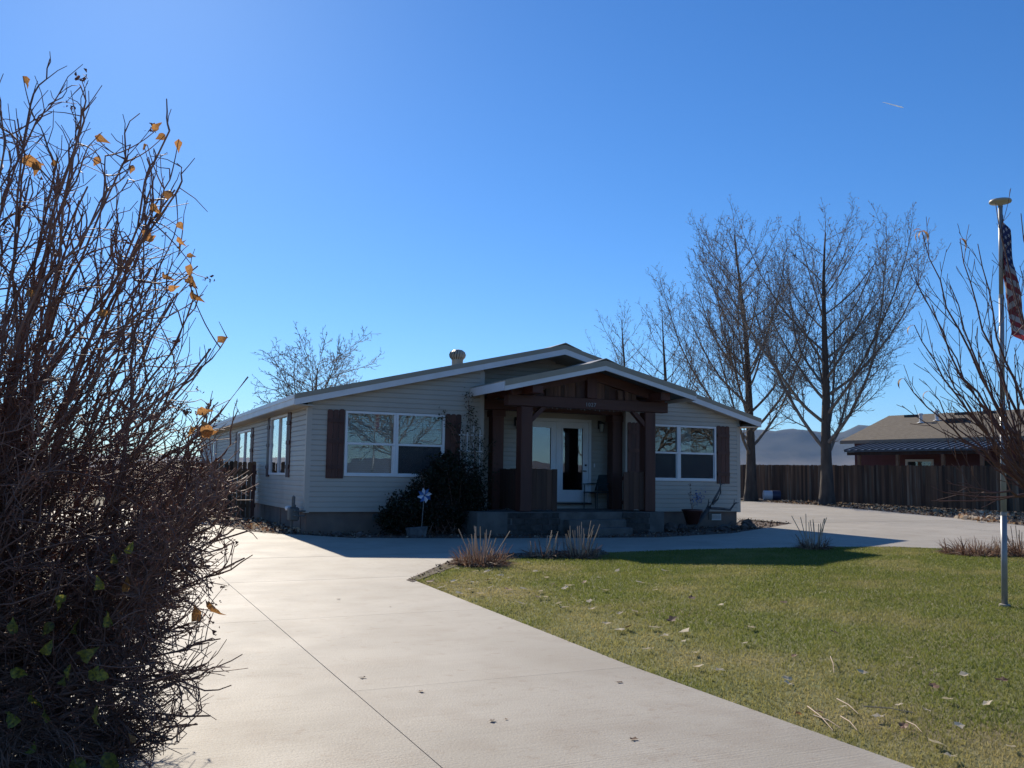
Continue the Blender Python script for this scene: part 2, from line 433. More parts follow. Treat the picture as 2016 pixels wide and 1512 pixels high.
# ------------------------------------------------------------------ ground, driveway, lawn
def ground_sheet():
    rad = np.concatenate([np.linspace(0, 60, 16), np.geomspace(75, 9000, 26)])
    na = 96
    th = np.arange(na) * 2 * np.pi / na
    X = rad[:, None] * np.cos(th); Y = rad[:, None] * np.sin(th) + 12
    Z = gz(X, Y) - 0.06
    V = np.stack([X, Y, Z], -1).reshape(-1, 3)
    i, k = np.meshgrid(np.arange(len(rad) - 1), np.arange(na), indexing='ij')
    k2 = (k + 1) % na
    Fq = np.stack([i * na + k, (i + 1) * na + k, (i + 1) * na + k2, i * na + k2], -1).reshape(-1, 4)
    return np_mesh('ground', V, Fq)
tag(link('ground', ground_sheet(), MT['ground']), kind='structure')

px = lambda pts: [tuple(G(u, v)[:2]) for u, v in pts]
lawn_top = px([(810, 1140), (885, 1107), (930, 1098), (1000, 1096), (1180, 1088), (1340, 1082), (1580, 1077), (1750, 1076), (1890, 1081)])
tip = lawn_top[0]
edge_dir = unit(np.array([1.66 + 1.31, 4.93 - 12.75]))
lawn_near = (7.0, -7.0)
lawn_edge = px([(1804, 1512), (1246, 1312)])
right_bed = [(8.97, 18.6), (9.6, 18.4), (12.0, 17.6), (20, 14.5), (24, 12)]
lawn_poly = [lawn_near] + [(24, lawn_near[1])] + right_bed[::-1] + lawn_top[::-1] + lawn_edge[::-1]
bed_edge = px([(1462, 1021), (1560, 1030), (1530, 1036), (1440, 1050), (1300, 1058), (945, 1060), (690, 1059), (600, 1053), (545, 1051), (500, 1047), (460, 1039), (430, 1034)])
gate_pt = tuple(h2w(-1.9, 6.0, 0)[:2])
side_right = [tuple(h2w(12.6, 1.2, 0)[:2]), tuple(h2w(12.6, 14, 0)[:2]), tuple(h2w(14.5, 24, 0)[:2])]
fence_side = px([(2016, 1035), (1900, 1022), (1700, 1003), (1600, 994), (1500, 988)])
drive_poly = ([(-2.5, 1.0), (-2.5, -7.0), (lawn_near[0], lawn_near[1])] + lawn_edge + lawn_top +
              [(p[0], p[1] + 0.02) for p in right_bed] + [(24, 22)] + [(15.6, 22)] + fence_side + [side_right[2], side_right[1], side_right[0]] +
              bed_edge + [gate_pt, tuple(h2w(-2.3, 13, 0)[:2]), tuple(h2w(-6, 13, 0)[:2]), (-9.2, 20), (-4.5, 10.5), (-2.65, 5.0)])

driveway = tag(link('driveway', None), kind='structure')
def clip_poly(poly, a, b, c):                                  # keep a*x+b*y<=c
    out = []
    for i in range(len(poly)):
        p, q = poly[i], poly[(i + 1) % len(poly)]
        dp, dq = a * p[0] + b * p[1] - c, a * q[0] + b * q[1] - c
        if dp <= 0: out.append(p)
        if (dp < 0 < dq) or (dq < 0 < dp):
            t = dp / (dp - dq); out.append((p[0] + (q[0] - p[0]) * t, p[1] + (q[1] - p[1]) * t))
    return out
def area(poly):
    return 0.5 * sum(poly[i][0] * poly[(i + 1) % len(poly)][1] - poly[(i + 1) % len(poly)][0] * poly[i][1] for i in range(len(poly)))
def slab(name, poly, top, thick, m, parent):
    if area(poly) < 0: poly = poly[::-1]
    bm = bmesh.new()
    vt = [bm.verts.new((p[0], p[1], float(gz(p[0], p[1])) + top)) for p in poly]
    f = bm.faces.new(vt)
    bmesh.ops.triangulate(bm, faces=[f])
    ed = [e for e in bm.edges if e.is_boundary]
    r = bmesh.ops.extrude_edge_only(bm, edges=ed)
    for g in r['geom']:
        if isinstance(g, bmesh.types.BMVert): g.co.z -= thick
    bmesh.ops.recalc_face_normals(bm, faces=bm.faces[:])
    me = bpy.data.meshes.new(name); bm.to_mesh(me); bm.free()
    if me.polygons[0].normal.z < 0: me.flip_normals()
    return link(name, me, m, parent)
# joints run square to the house: long joint through (-0.32, 4.86), cross joints every 3 m
ex, ey = np.array([ca, sa]), np.array([-sa, ca])
jx = float(np.dot(ex, (-0.32, 4.86)))
jy = float(np.dot(ey, (-0.76, 6.56)))
xs = [-1e3] + [jx + 3.35 * k for k in range(-2, 9)] + [1e3]
ys = [-1e3] + [jy + 3.1 * k for k in range(-4, 14)] + [1e3]
gap = 0.003
for i in range(len(xs) - 1):
    pi_ = clip_poly(clip_poly(drive_poly, -ex[0], -ex[1], -(xs[i] + gap)), ex[0], ex[1], xs[i + 1] - gap)
    if len(pi_) < 3: continue
    for j in range(len(ys) - 1):
        pj = clip_poly(clip_poly(pi_, -ey[0], -ey[1], -(ys[j] + gap)), ey[0], ey[1], ys[j + 1] - gap)
        if len(pj) < 3 or abs(area(pj)) < 0.02: continue
        slab('slab', pj, 0.0 + random.uniform(-0.002, 0.002), 0.05, MT['concrete'], driveway)

lawn = slab('lawn', lawn_poly, -0.012, 0.05, MT['lawn'], None)
tag(lawn, kind='structure')
bed_poly = [tuple(h2w(13.2, 2.2, 0)[:2])] + bed_edge + [gate_pt, tuple(h2w(0.2, 6, 0)[:2]), tuple(h2w(6, 2, 0)[:2])]
tag(slab('garden_bed', bed_poly, -0.02, 0.05, MT['soil'], None), kind='structure')
strip_poly = px([(800, 1142), (885, 1104), (930, 1094), (1000, 1090), (1180, 1081), (1200, 1091), (1000, 1099), (930, 1108), (888, 1118), (812, 1146)])
tag(slab('flower_strip', strip_poly, 0.004, 0.05, MT['soil'], None), kind='structure')
fence_bed = [(p[0] + 0.02, p[1]) for p in fence_side] + [(13.0, 47.5), (11.4, 54), (14.0, 54), (16.0, 48), (21.5, 37), (26, 27), (24, 22.1), (15.7, 22.1)]
tag(slab('fence_bed', fence_bed, -0.01, 0.04, MT['soil'], None), kind='structure')

def blades():
    N = 760000
    Y = 3.9 + (20.5 - 3.9) * rng.random(N) ** 1.55
    X = rng.uniform(-1.6, 13, N)
    vis = (X < 0.57 * Y + 0.6) & in_poly(X, Y, lawn_poly)
    X, Y = X[vis], Y[vis]; n = len(X)
    sc = 1 + Y / 9
    pn = vnoise(X, Y, 2.2, 3) + 0.6 * vnoise(X, Y, 6.5, 5)
    dedge = ((X - tip[0]) * edge_dir[1] - (Y - tip[1]) * edge_dir[0])          # distance from driveway edge
    dedge = np.abs(dedge)
    browning = np.clip(0.55 * np.exp(-((dedge - 0.9) / 0.7) ** 2) + 0.7 * pn + 0.10, 0, 1) + rng.normal(0, 0.10, n)
    browning = np.clip(browning, 0, 1)[:, None]
    green = np.array([0.22, 0.225, 0.052]); lush = np.array([0.135, 0.18, 0.032]); straw = np.array([0.42, 0.35, 0.15])
    r2 = rng.random((n, 1))
    col = (green * r2 + lush * (1 - r2)) * (1 - browning) + straw * browning
    col *= rng.uniform(0.84, 1.14, (n, 1))
    h = rng.uniform(0.014, 0.036, n) * (1 + 0.5 * np.exp(-(dedge / 0.12) ** 2)) * np.where(browning[:, 0] > .6, .8, 1)
    w = rng.uniform(0.0017, 0.0034, n) * sc
    a = rng.uniform(0, 2 * np.pi, n); lean = rng.uniform(0.1, 1.1, n) * h; la = rng.uniform(0, 2 * np.pi, n)
    Z = gz(X, Y) - 0.014
    dx, dy = np.cos(a) * w, np.sin(a) * w
    V = np.stack([np.stack([X - dx, Y - dy, Z], -1), np.stack([X + dx, Y + dy, Z], -1),
                  np.stack([X + np.cos(la) * lean, Y + np.sin(la) * lean, Z + h], -1)], 1).reshape(-1, 3)
    return np_mesh('grass', V, np.arange(3 * n).reshape(-1, 3), np.repeat(col, 3, 0))
tag(link('grass', blades(), MT['grass']), kind='stuff')

def scatter_chips(name, poly, n, size, cols, m, zoff=0.0, heap=0.0, flat=0.4):
    poly = np.array(poly); lo, hi = poly.min(0), poly.max(0)
    X = rng.uniform(lo[0], hi[0], n); Y = rng.uniform(lo[1], hi[1], n)
    k = in_poly(X, Y, poly); X, Y = X[k], Y[k]; n = len(X)
    c = np.stack([X, Y, gz(X, Y) + zoff + rng.random(n) * heap], -1)
    a = rng.normal(0, 1, (n, 3)); a[:, 2] *= flat; a /= np.linalg.norm(a, axis=1, keepdims=True)
    b = rng.normal(0, 1, (n, 3)); b[:, 2] *= flat; b -= a * (a * b).sum(1, keepdims=True); b /= np.linalg.norm(b, axis=1, keepdims=True)
    s = size * rng.uniform(0.5, 1.4, (n, 1))
    nn = np.cross(a, b)
    V = np.stack([c - a * s, c + b * s * .6 + nn * s * .25, c + a * s, c - b * s * .6 + nn * s * .2], 1).reshape(-1, 3)
    cols = np.array(cols); cc = cols[rng.integers(0, len(cols), n)] * rng.uniform(0.7, 1.2, (n, 1))
    me = np_mesh(name, V, np.arange(4 * n).reshape(-1, 4), np.repeat(cc, 4, 0))
    return tag(link(name, me, m), kind='stuff')
scatter_chips('bark_mulch', bed_poly, 16000, 0.028, [(0.10, 0.05, 0.035), (0.16, 0.09, 0.06), (0.07, 0.045, 0.035), (0.30, 0.24, 0.18)], MT['mulch'], -0.01, 0.05)
scatter_chips('bed_litter', strip_poly, 2500, 0.022, [(0.12, 0.055, 0.035), (0.22, 0.13, 0.08), (0.06, 0.035, 0.025)], MT['mulch'], 0.0, 0.03)
near_corner = px([(455, 1036), (500, 1047), (545, 1051), (600, 1052), (560, 1038), (500, 1024)])
scatter_chips('leaf_litter', near_corner, 900, 0.045, [(0.45, 0.36, 0.26), (0.30, 0.17, 0.09), (0.55, 0.48, 0.38), (0.16, 0.08, 0.05)], MT['leafattr'], 0.0, 0.10, 0.7)
lit2 = [(p[0] + 0.05, p[1]) for p in fence_side] + [(13.0, 47.0), (14.6, 48.0), (17.0, 42.5), (19.6, 37.2), (20, 30)]
scatter_chips('leaf_litter', lit2, 5000, 0.07, [(0.16, 0.10, 0.06), (0.32, 0.22, 0.13), (0.08, 0.05, 0.035), (0.5, 0.42, 0.30)], MT['leafattr'], 0.0, 0.05, 0.7)
pile = px([(1880, 1020), (1915, 1012), (1975, 1018), (1985, 1028), (1930, 1030)])
scatter_chips('leaf_litter', pile, 900, 0.08, [(0.45, 0.33, 0.22), (0.6, 0.5, 0.38), (0.22, 0.12, 0.07)], MT['leafattr'], 0.0, 0.16, 0.8)

scatter_chips('leaf_litter', [(-2.5, 2), (-2.55, 5), (-4.4, 10.5), (-7, 14), (-9, 10), (-6, 2)], 14000, 0.035, [(0.09, 0.055, 0.035), (0.05, 0.035, 0.025), (0.16, 0.10, 0.06), (0.06, 0.06, 0.025)], MT['leafattr'], -0.05, 0.12, 0.7)
# ------------------------------------------------------------------ the house
house = thing('house', 'single storey cream sided house with timber front porch and tan metal roof', 'house', tuple(H0), YAW)
W = 11.79
ROOF_L = lambda x: 2.56 + 0.2364 * (x + 0.36)
ROOF_R = lambda x: 2.52 + 0.2645 * (12.32 - x)
ROOF = lambda x: ROOF_L(x) if x < 6.27 else ROOF_R(x)
def wall(loc, rz, L, ztop, openings, z0=0.0, parent=house, c=0.1143):
    mb = MB()
    zmax = max(ztop(0), ztop(L), ztop(L / 2))
    xs_ = sorted({0, L, *[o[0] for o in openings], *[o[1] for o in openings]})
    for a, b in zip(xs_, xs_[1:]):
        segs = [(z0, None)]
        for o in openings:
            if o[0] <= a and b <= o[1]:
                segs = [(z0, o[2]), (o[3], None)]
        for s0, s1 in segs:
            if s1 is None: mb.prism([(a, s0), (b, s0), (b, ztop(b) + .05), (a, ztop(a) + .05)], 0.0, 0.09)
            elif s1 > s0: mb.prism([(a, s0), (b, s0), (b, s1), (a, s1)], 0.0, 0.09)
    w = mb.obj('wall', MT['siding'], parent, loc, (0, 0, rz))
    i = 0
    while True:
        za = z0 + i * c; zb = za + c + 0.012; i += 1
        if za > zmax: break
        N_ = 80
        ok = [k for k in range(N_ + 1) if ztop(L * k / N_) >= za + 0.004]
        if not ok: break
        x0, x1 = L * ok[0] / N_, L * ok[-1] / N_
        mid = za + c / 2
        spans = [(x0, x1)]
        for o in openings:
            if o[2] < mid < o[3]:
                ns = []
                for a, b in spans:
                    if o[1] <= a or o[0] >= b: ns.append((a, b)); continue
                    if o[0] > a: ns.append((a, o[0]))
                    if o[1] < b: ns.append((o[1], b))
                spans = ns
        for a, b in spans:
            if b - a < 0.02: continue
            bb = MB(); yo, yi = -0.026, -0.002
            bb.add([(a, yo, za), (b, yo, za), (b, -0.022, za + .082), (a, -0.022, za + .082), (b, yi, zb), (a, yi, zb), (a, 0.0, za), (b, 0.0, za)],
                   [(0, 1, 2, 3), (3, 2, 4, 5), (6, 7, 1, 0)])
            bb.obj('siding_board', MT['siding'], w)
    return w

def window(loc, rz, x0, x1, z0, z1, blind_top=0.0, screen=True, blind_full=False, single_slide=False, parent=house, curtain=None):
    w = link('window', None, parent=parent, loc=loc, rot=(0, 0, rz))
    fr, zm = 0.052, (z0 + z1) / 2
    mb = MB()
    mb.box(x0, x0 + fr, -0.045, 0.06, z0, z1).box(x1 - fr, x1, -0.045, 0.06, z0, z1)
    mb.box(x0 + fr, x1 - fr, -0.045, 0.06, z0, z0 + fr).box(x0 + fr, x1 - fr, -0.045, 0.06, z1 - fr, z1)
    mb.obj('frame', MT['white'], w)
    if single_slide:
        xm = (x0 + x1) / 2
        MB().box(xm - .022, xm + .022, -0.028, 0.03, z0 + fr, z1 - fr).obj('meeting_rail', MT['white'], w)
        for a, b, y in ((x0 + fr, xm - .022, -.005), (xm + .022, x1 - fr, .012)):
            MB().box(a, b, y, y + .006, z0 + fr, z1 - fr).obj('pane', MT['glass'], w)
    else:
        MB().box(x0 + fr, x1 - fr, -0.035, 0.03, zm - .024, zm + .024).obj('meeting_rail', MT['white'], w)
        MB().box(x0 + fr, x1 - fr, -.008, -.002, zm + .024, z1 - fr).obj('pane', MT['glass'], w)
        MB().box(x0 + fr, x1 - fr, .012, .018, z0 + fr, zm - .024).obj('pane', MT['glass'], w)
        s = MB()
        for a, b in ((x0 + fr, x0 + fr + .025), (x1 - fr - .025, x1 - fr)):
            s.box(a, b, -.012, .03, z0 + fr, zm - .024)
        s.box(x0 + fr + .025, x1 - fr - .025, -.012, .03, z0 + fr, z0 + fr + .025)
        s.obj('sash', MT['white'], w)
        if screen: MB().box(x0 + fr + .026, x1 - fr - .026, -.004, -.002, z0 + fr + .026, zm - .025).obj('screen', MT['screen'], w)
    if blind_top > 0:
        zb = z1 - fr - (z1 - z0 - 2 * fr) * blind_top
        n = int((z1 - zb) / .05)
        b = MB()
        for k in range(n):
            z = zb + k * .05
            b.add([(x0 + fr, .075, z + .004), (x1 - fr, .075, z + .004), (x1 - fr, .090, z + .052), (x0 + fr, .090, z + .052)], [(0, 1, 2, 3)])
        b.obj('blind', MT['blind'], w)
    if curtain:
        for a, b in curtain:
            m = MB(); n = 10
            P = [(a + (b - a) * k / n, .11 + .02 * (k % 2), z) for z in (z0, z1) for k in range(n + 1)]
            m.add(P, [(k, k + 1, k + n + 2, k + n + 1) for k in range(n)])
            m.obj('curtain', MT['blind'], w)
    rm = MB().box(x0, x1, .10, 1.6, z0 - .5, z1 + .1)
    rm.f = [f for i, f in enumerate(rm.f) if i != 2]
    rm.obj('room', MT['room'], w)
    return w

def shutter(loc, rz, x0, x1, z0, z1, parent=house):
    s = link('shutter', None, parent=parent, loc=loc, rot=(0, 0, rz))
    n = 3; w = (x1 - x0) / n
    for k in range(n):
        a, b = x0 + k * w + .004, x0 + (k + 1) * w - .004
        t = z1 - random.uniform(0, .02)
        MB().prism([(a, z0), (b, z0), (b, t - .03), (b - .03, t), (a + .03, t), (a, t - .03)], -0.045, -0.021).obj('board', MT['shutter'], s)
    for f in (0.16, 0.53, 0.83):
        z = z0 + (z1 - z0) * f
        MB().box(x0 + .012, x1 - .012, -0.068, -0.045, z - .045, z + .045).obj('batten', MT['shutter'], s)
    return s

# front wall, left of the entry
WZ0, WZ1 = 0.80, 2.27
wall((0, 0, 0), 0, 4.2, lambda x: ROOF(x) - 0.24, [(.84, 3.225, WZ0, WZ1)])
window((0, 0, 0), 0, .842, 2.03, WZ0, WZ1, blind_top=.98, screen=False)
window((0, 0, 0), 0, 2.034, 3.223, WZ0, WZ1, blind_top=.47)
shutter((0, 0, 0), 0, .425, .825, .744, 2.303)
shutter((0, 0, 0), 0, 3.24, 3.64, .744, 2.303)
# front wall, right of the entry
wall((8.21, 0, 0), 0, W - 8.21, lambda x: ROOF(x + 8.21) - 0.24, [(8.62 - 8.21, 11.008 - 8.21, WZ0, WZ1)])
window((0, 0, 0), 0, 8.622, 9.81, WZ0, WZ1)
window((0, 0, 0), 0, 9.814, 11.006, WZ0, WZ1, curtain=[(9.95, 10.3)])
shutter((0, 0, 0), 0, 8.235, 8.605, .744, 2.303)
shutter((0, 0, 0), 0, 11.03, 11.45, .744, 2.303)
# recessed entry wall and its two returns
RD = 0.80
DX0, DX1, DZ0, DZ1 = 5.62, 7.61, 0.20, 2.36
wall((4.2, RD, 0), 0, 8.21 - 4.2, lambda x: ROOF(x + 4.2) - 0.26, [(DX0 - 4.2, DX1 - 4.2, DZ0, DZ1)])
wall((4.2, 0, 0), R(90), RD, lambda x: ROOF(4.2) - 0.26, [])
wall((8.21, RD, 0), R(-90), RD, lambda x: ROOF(8.21) - 0.26, [])
# long left side wall
SL = 21.6
def sw(hy): return SL - hy
side_win = [(2.17, 4.47, .80, 2.29), (7.72, 10.45, .80, 2.14), (16.1, 17.5, 1.0, 2.0)]
wall((0, SL, 0), R(-90), SL, lambda x: 2.36, [(sw(b), sw(a), z0, z1) for a, b, z0, z1 in side_win])
for a, b, z0, z1 in side_win:
    window((0, SL, 0), R(-90), sw(b), sw(a), z0, z1, single_slide=True)
    if a < 12:
        shutter((0, SL, 0), R(-90), sw(a) + .015, sw(a) + .43, z0 - .055, z1 + .03)
        shutter((0, SL, 0), R(-90), sw(b) - .43, sw(b) - .015, z0 - .055, z1 + .03)
wall((W, 0, 0), R(90), SL, lambda x: 2.36, [])
wall((W, SL, 0), R(180), W, lambda x: ROOF(W - x) - .24, [])
# corner posts
def corner(x, y, zt, sx, sy):
    mb = MB()
    mb.box(min(x, x + sx * .09), max(x, x + sx * .09), min(y - sy * .026, y - sy * .002), max(y - sy * .026, y - sy * .002), -.02, zt)
    mb.box(min(x - sx * .026, x + sx * .0), max(x - sx * .026, x), min(y - sy * .026, y + sy * .09), max(y - sy * .026, y + sy * .09), -.02, zt)
    mb.obj('corner_trim', MT['siding'], house)
corner(0, 0, 2.40, 1, 1); corner(W, 0, 2.36, -1, 1); corner(4.2, 0, 3.36, -1, 1); corner(8.21, 0, 3.30, 1, 1)
# foundation
fm = MB().box(.05, W - .05, .05, SL - .05, -1.0, 0.0)
fnd = fm.obj('foundation', MT['foundation'], house)
for hx in (1.75, 9.05, 11.0):
    v = MB().box(hx - .2, hx + .2, .025, .048, -.22, -.04)
    for k in range(5): v.box(hx - .18, hx + .18, .012, .026, -.205 + k * .033, -.19 + k * .033)
    v.obj('crawl_vent', MT['greypaint'], fnd)
for k in range(9):
    MB().box(.034, .05, .6 + k * 2.4, .63 + k * 2.4, -.95, -.01).obj('panel_joint', MT['foundation'], fnd)
MB().box(10.9, 11.2, .02, .049, -.23, -.06).obj('access_plate', MT['white'], fnd)
MB().box(8.9, 8.93, -.01, .048, -.6, -.003).obj('vent_pipe', MT['greypaint'], fnd)

# main roof
def gable_roof(name, pts, y0, y1, th, ribgap, trim, parent, fas_h, front_fas=True, left_fas=True):
    """pts: [(xl,zl),(xr,zr)...] three points left eave, ridge, right eave (top surface)"""
    (xl, zl), (xm, zm), (xr, zr) = pts
    r = MB().prism([(xl, zl - th), (xm, zm - th), (xm, zm), (xl, zl)], y0, y1).prism([(xm, zm - th), (xr, zr - th), (xr, zr), (xm, zm)], y0, y1)
    roof = r.obj(name, MT['roofmetal'], parent)
    rb = MB(); y = y0 + .06
    while y < y1:
        for a, za, b, zb in ((xl, zl, xm, zm), (xm, zm, xr, zr)):
            rb.add([(a, y - .022, za - .001), (b, y - .022, zb - .001), (b, y - .01, zb + .02), (a, y - .01, za + .02), (b, y + .01, zb + .02), (a, y + .01, za + .02), (b, y + .022, zb - .001), (a, y + .022, za - .001)],
                   [(0, 1, 2, 3), (3, 2, 4, 5), (5, 4, 6, 7), (0, 3, 5, 7), (1, 6, 4, 2)])
        y += ribgap
    rb.obj('roof_rib', MT['roofmetal'], roof if not roof.parent.parent else parent)
    cap = MB().prism([(xm - .46, zm - .46 * .236 + .012), (xm, zm + .065), (xm + .46, zm - .46 * .25 + .012), (xm + .455, zm - .46 * .25 - .004), (xm, zm + .04), (xm - .455, zm - .46 * .236 - .004)][::-1], y0 - .02, y1)
    cap.obj('ridge_cap', MT['roofmetal'], roof if not roof.parent.parent else parent)
    for a, za, b, zb, nm in ((xl, zl, xm, zm, 0), (xm, zm, xr, zr, 1)):
        MB().prism([(a, za - trim), (b, zb - trim), (b, zb + .012), (a, za + .012)], y0 - .014, y0 - .002).obj('rake_trim', MT['roofmetal'], parent)
        MB().prism([(a, za - trim - fas_h), (b, zb - trim - fas_h), (b, zb - trim + .004), (a, za - trim + .004)], y0 - .006, y0 + .03).obj('fascia', MT['fascia'], parent)
    return roof
gable_roof('roof', [(-.36, 2.56), (6.27, 4.12), (12.32, 2.52)], -.30, SL + .3, .10, .305, .095, house, .135)
MB().box(-.375, -.345, -.29, SL + .3, 2.345, 2.53).obj('fascia', MT['fascia'], house)
MB().box(-.392, -.376, -.30, SL + .3, 2.475, 2.562).obj('eave_trim', MT['white'], house)
MB().box(12.305, 12.33, -.29, SL + .3, 2.30, 2.50).obj('fascia', MT['fascia'], house)
for n_, poly, y1_ in (('soffit', [(-.35, 2.33), (.05, 2.33), (.05, 2.35), (-.35, 2.35)], SL), ('soffit', [(W - .05, 2.29), (12.3, 2.29), (12.3, 2.31), (W - .05, 2.31)], SL)):
    MB().prism(poly, -.268, y1_).obj(n_, MT['siding'], house)
MB().prism([(.05, ROOF_L(.05) - .225), (6.27, 4.12 - .225), (6.27, 4.12 - .205), (.05, ROOF_L(.05) - .205)], -.268, .82).obj('soffit', MT['siding'], house)
MB().prism([(6.275, 4.12 - .225), (W - .05, ROOF_R(W - .05) - .225), (W - .05, ROOF_R(W - .05) - .205), (6.275, 4.12 - .205)], -.268, .82).obj('soffit', MT['siding'], house)
MB().tube([(-.33, 15.9, 2.35), (-.06, 15.95, 2.1), (-.06, 15.95, .1)], .035, 6).obj('downspout', MT['white'], house)
# turbine vent
tv = link('turbine_vent', None, parent=house, loc=(4.28, 2.0, 3.62))
MB().lathe([(.17, -.05), (.165, .0), (.15, .02), (.148, .24), (.155, .25)], 20).obj('collar', MT['vent'], tv, smooth=True)
MB().lathe([(.13, .25), (.16, .30), (.165, .42), (.12, .5), (.02, .52)], 16).obj('drum', MT['black'], tv, smooth=True)
for k in range(18):
    th = 2 * math.pi * k / 18
    fin = MB(); prof = [(.14, .24), (.205, .31), (.222, .38), (.20, .45), (.13, .505), (.05, .525)]
    L_, R_ = [], []
    for r, z in prof:
        tw = (z - .24) * .9
        for lst, dth in ((L_, 0), (R_, .26)):
            rr = r if dth else r * .93
            lst.append((rr * math.cos(th + dth + tw), rr * math.sin(th + dth + tw), z))
    fin.add(L_ + R_, [(i, i + 1, i + 7, i + 6) for i in range(5)])
    fin.obj('blade', MT['vent'], tv)

# front door
door = link('front_door', None, parent=house, loc=(0, RD, 0))
fr = MB().box(DX0, DX0 + .07, -.05, .08, DZ0, DZ1).box(DX1 - .07, DX1, -.05, .08, DZ0, DZ1).box(DX0 + .07, DX1 - .07, -.05, .08, DZ1 - .08, DZ1)
fr.obj('frame', MT['white'], door)
MB().box(DX0, DX1, -.10, .08, DZ0 - .045, DZ0).obj('threshold', MT['black'], door)
for a, b in ((DX0 + .075, (DX0 + DX1) / 2 - .012), ((DX0 + DX1) / 2 + .012, DX1 - .075)):
    z0, z1 = DZ0 + .012, DZ1 - .085
    gx0, gx1, gz0, gz1 = a + .15, b - .15, z0 + .30, z1 - .14
    d = MB().box(a, gx0, -.01, .04, z0, z1).box(gx1, b, -.01, .04, z0, z1).box(gx0, gx1, -.01, .04, z0, gz0).box(gx0, gx1, -.01, .04, gz1, z1)
    d.obj('door_leaf', MT['white'], door)
    t = MB().box(gx0 - .03, gx0 + .012, -.022, -.010, gz0 - .03, gz1 + .03).box(gx1 - .012, gx1 + .03, -.022, -.010, gz0 - .03, gz1 + .03)
    t.box(gx0 + .012, gx1 - .012, -.022, -.010, gz0 - .03, gz0 + .012).box(gx0 + .012, gx1 - .012, -.022, -.010, gz1 - .012, gz1 + .03)
    t.obj('glazing_bead', MT['white'], door)
    MB().box(gx0, gx1, .005, .012, gz0, gz1).obj('pane', MT['doorglass'], door)
MB().box((DX0 + DX1) / 2 - .02, (DX0 + DX1) / 2 + .02, -.03, -.011, DZ0 + .02, DZ1 - .09).obj('astragal', MT['white'], door)
hx = DX1 - .15
MB().tube([(hx, -.01, 1.02), (hx, -.06, 1.02), (hx - .10, -.065, 1.02)], .014, 8).lathe([(.032, 0), (.032, .01)], 12, (hx, -.02, 1.015)).obj('handle', MT['black'], door)
db = MB().tube([(hx, -.01, 1.17), (hx, -.035, 1.17)], .028, 12).obj('deadbolt', MT['black'], door)
rm = MB().box(DX0, DX1, .09, 2.4, DZ0, DZ1); rm.f = [f for i, f in enumerate(rm.f) if i != 2]
rm.obj('room', MT['room'], door)
for lx in (5.44, 7.86):
    lm = link('wall_lamp', None, parent=house, loc=(lx, RD, 2.05))
    MB().box(-.05, .05, -.045, -.021, .08, .30).tube([(0, -.04, .24), (0, -.10, .29), (0, -.15, .26)], .010, 6).obj('bracket', MT['black'], lm)
    cg = MB()
    for k in range(4):
        th = math.pi / 4 + k * math.pi / 2
        cg.bar((.05 * math.cos(th), -.15 + .05 * math.sin(th), 0), (.075 * math.cos(th), -.15 + .075 * math.sin(th), .21), .008, .008)
    cg.lathe([(.085, .21), (.05, .25), (.012, .27)], 8, (0, -.15, 0)).lathe([(.05, -.012), (.05, .0)], 8, (0, -.15, 0))
    cg.obj('lantern_cage', MT['black'], lm)
    MB().lathe([(.042, .002), (.065, .205)], 8, (0, -.15, 0)).obj('lantern_glass', MT['lampglass'], lm)
MB().box(7.70, 7.73, RD - .04, RD - .021, 1.12, 1.22).obj('doorbell', MT['white'], house)

# ------------------------------------------------------------------ porch (part of the house)
porch = link('porch', None, parent=house)
PZ = 0.05
MB().box(3.5, 8.38, -1.5, -.03, -1.0, PZ).box(4.205, 8.205, -.03, RD - .005, -1.0, PZ).obj('platform', MT['stepc'], porch)
PL, PR, PF = 4.62, 8.25, -1.33
pw = .29
posts = [(PL, PF, PL + pw), (PR - pw, PF, PR), (4.53, .12, 4.53 + pw), (7.89, .12, 7.89 + pw)]
for a, y, b in posts:
    MB().box(a, b, y, y + pw, PZ + .003, 2.465).obj('post', MT['stain'], porch, bevel=.012)
for a, y, b in posts[2:]:
    MB().box(a - .03, b + .025, y - .03, y + pw + .03, 2.30, 2.462).obj('post_cap', MT['stain'], porch)
MB().box(4.27, 8.60, PF - .02, PF + .24, 2.47, 2.725).obj('beam', MT['stainx'], porch, bevel=.01)
MB().box(4.23, 8.18, .13, .39, 2.47, 2.725).obj('beam', MT['stainx'], porch, bevel=.01)
for a in (PL + .01, PR - pw + .08):
    MB().box(a, a + .27, -1.88, -.03, 2.73, 2.915).obj('plate', MT['stain'], porch, bevel=.01)
MB().bar((PL + pw - .03, PF + .1, 2.14), (PL + pw + .36, PF + .1, 2.52), .13, .10).obj('brace', MT['stain'], porch)
MB().bar((PR - pw + .03, PF + .1, 2.14), (PR - pw - .36, PF + .1, 2.52), .13, .10).obj('brace', MT['stain'], porch)
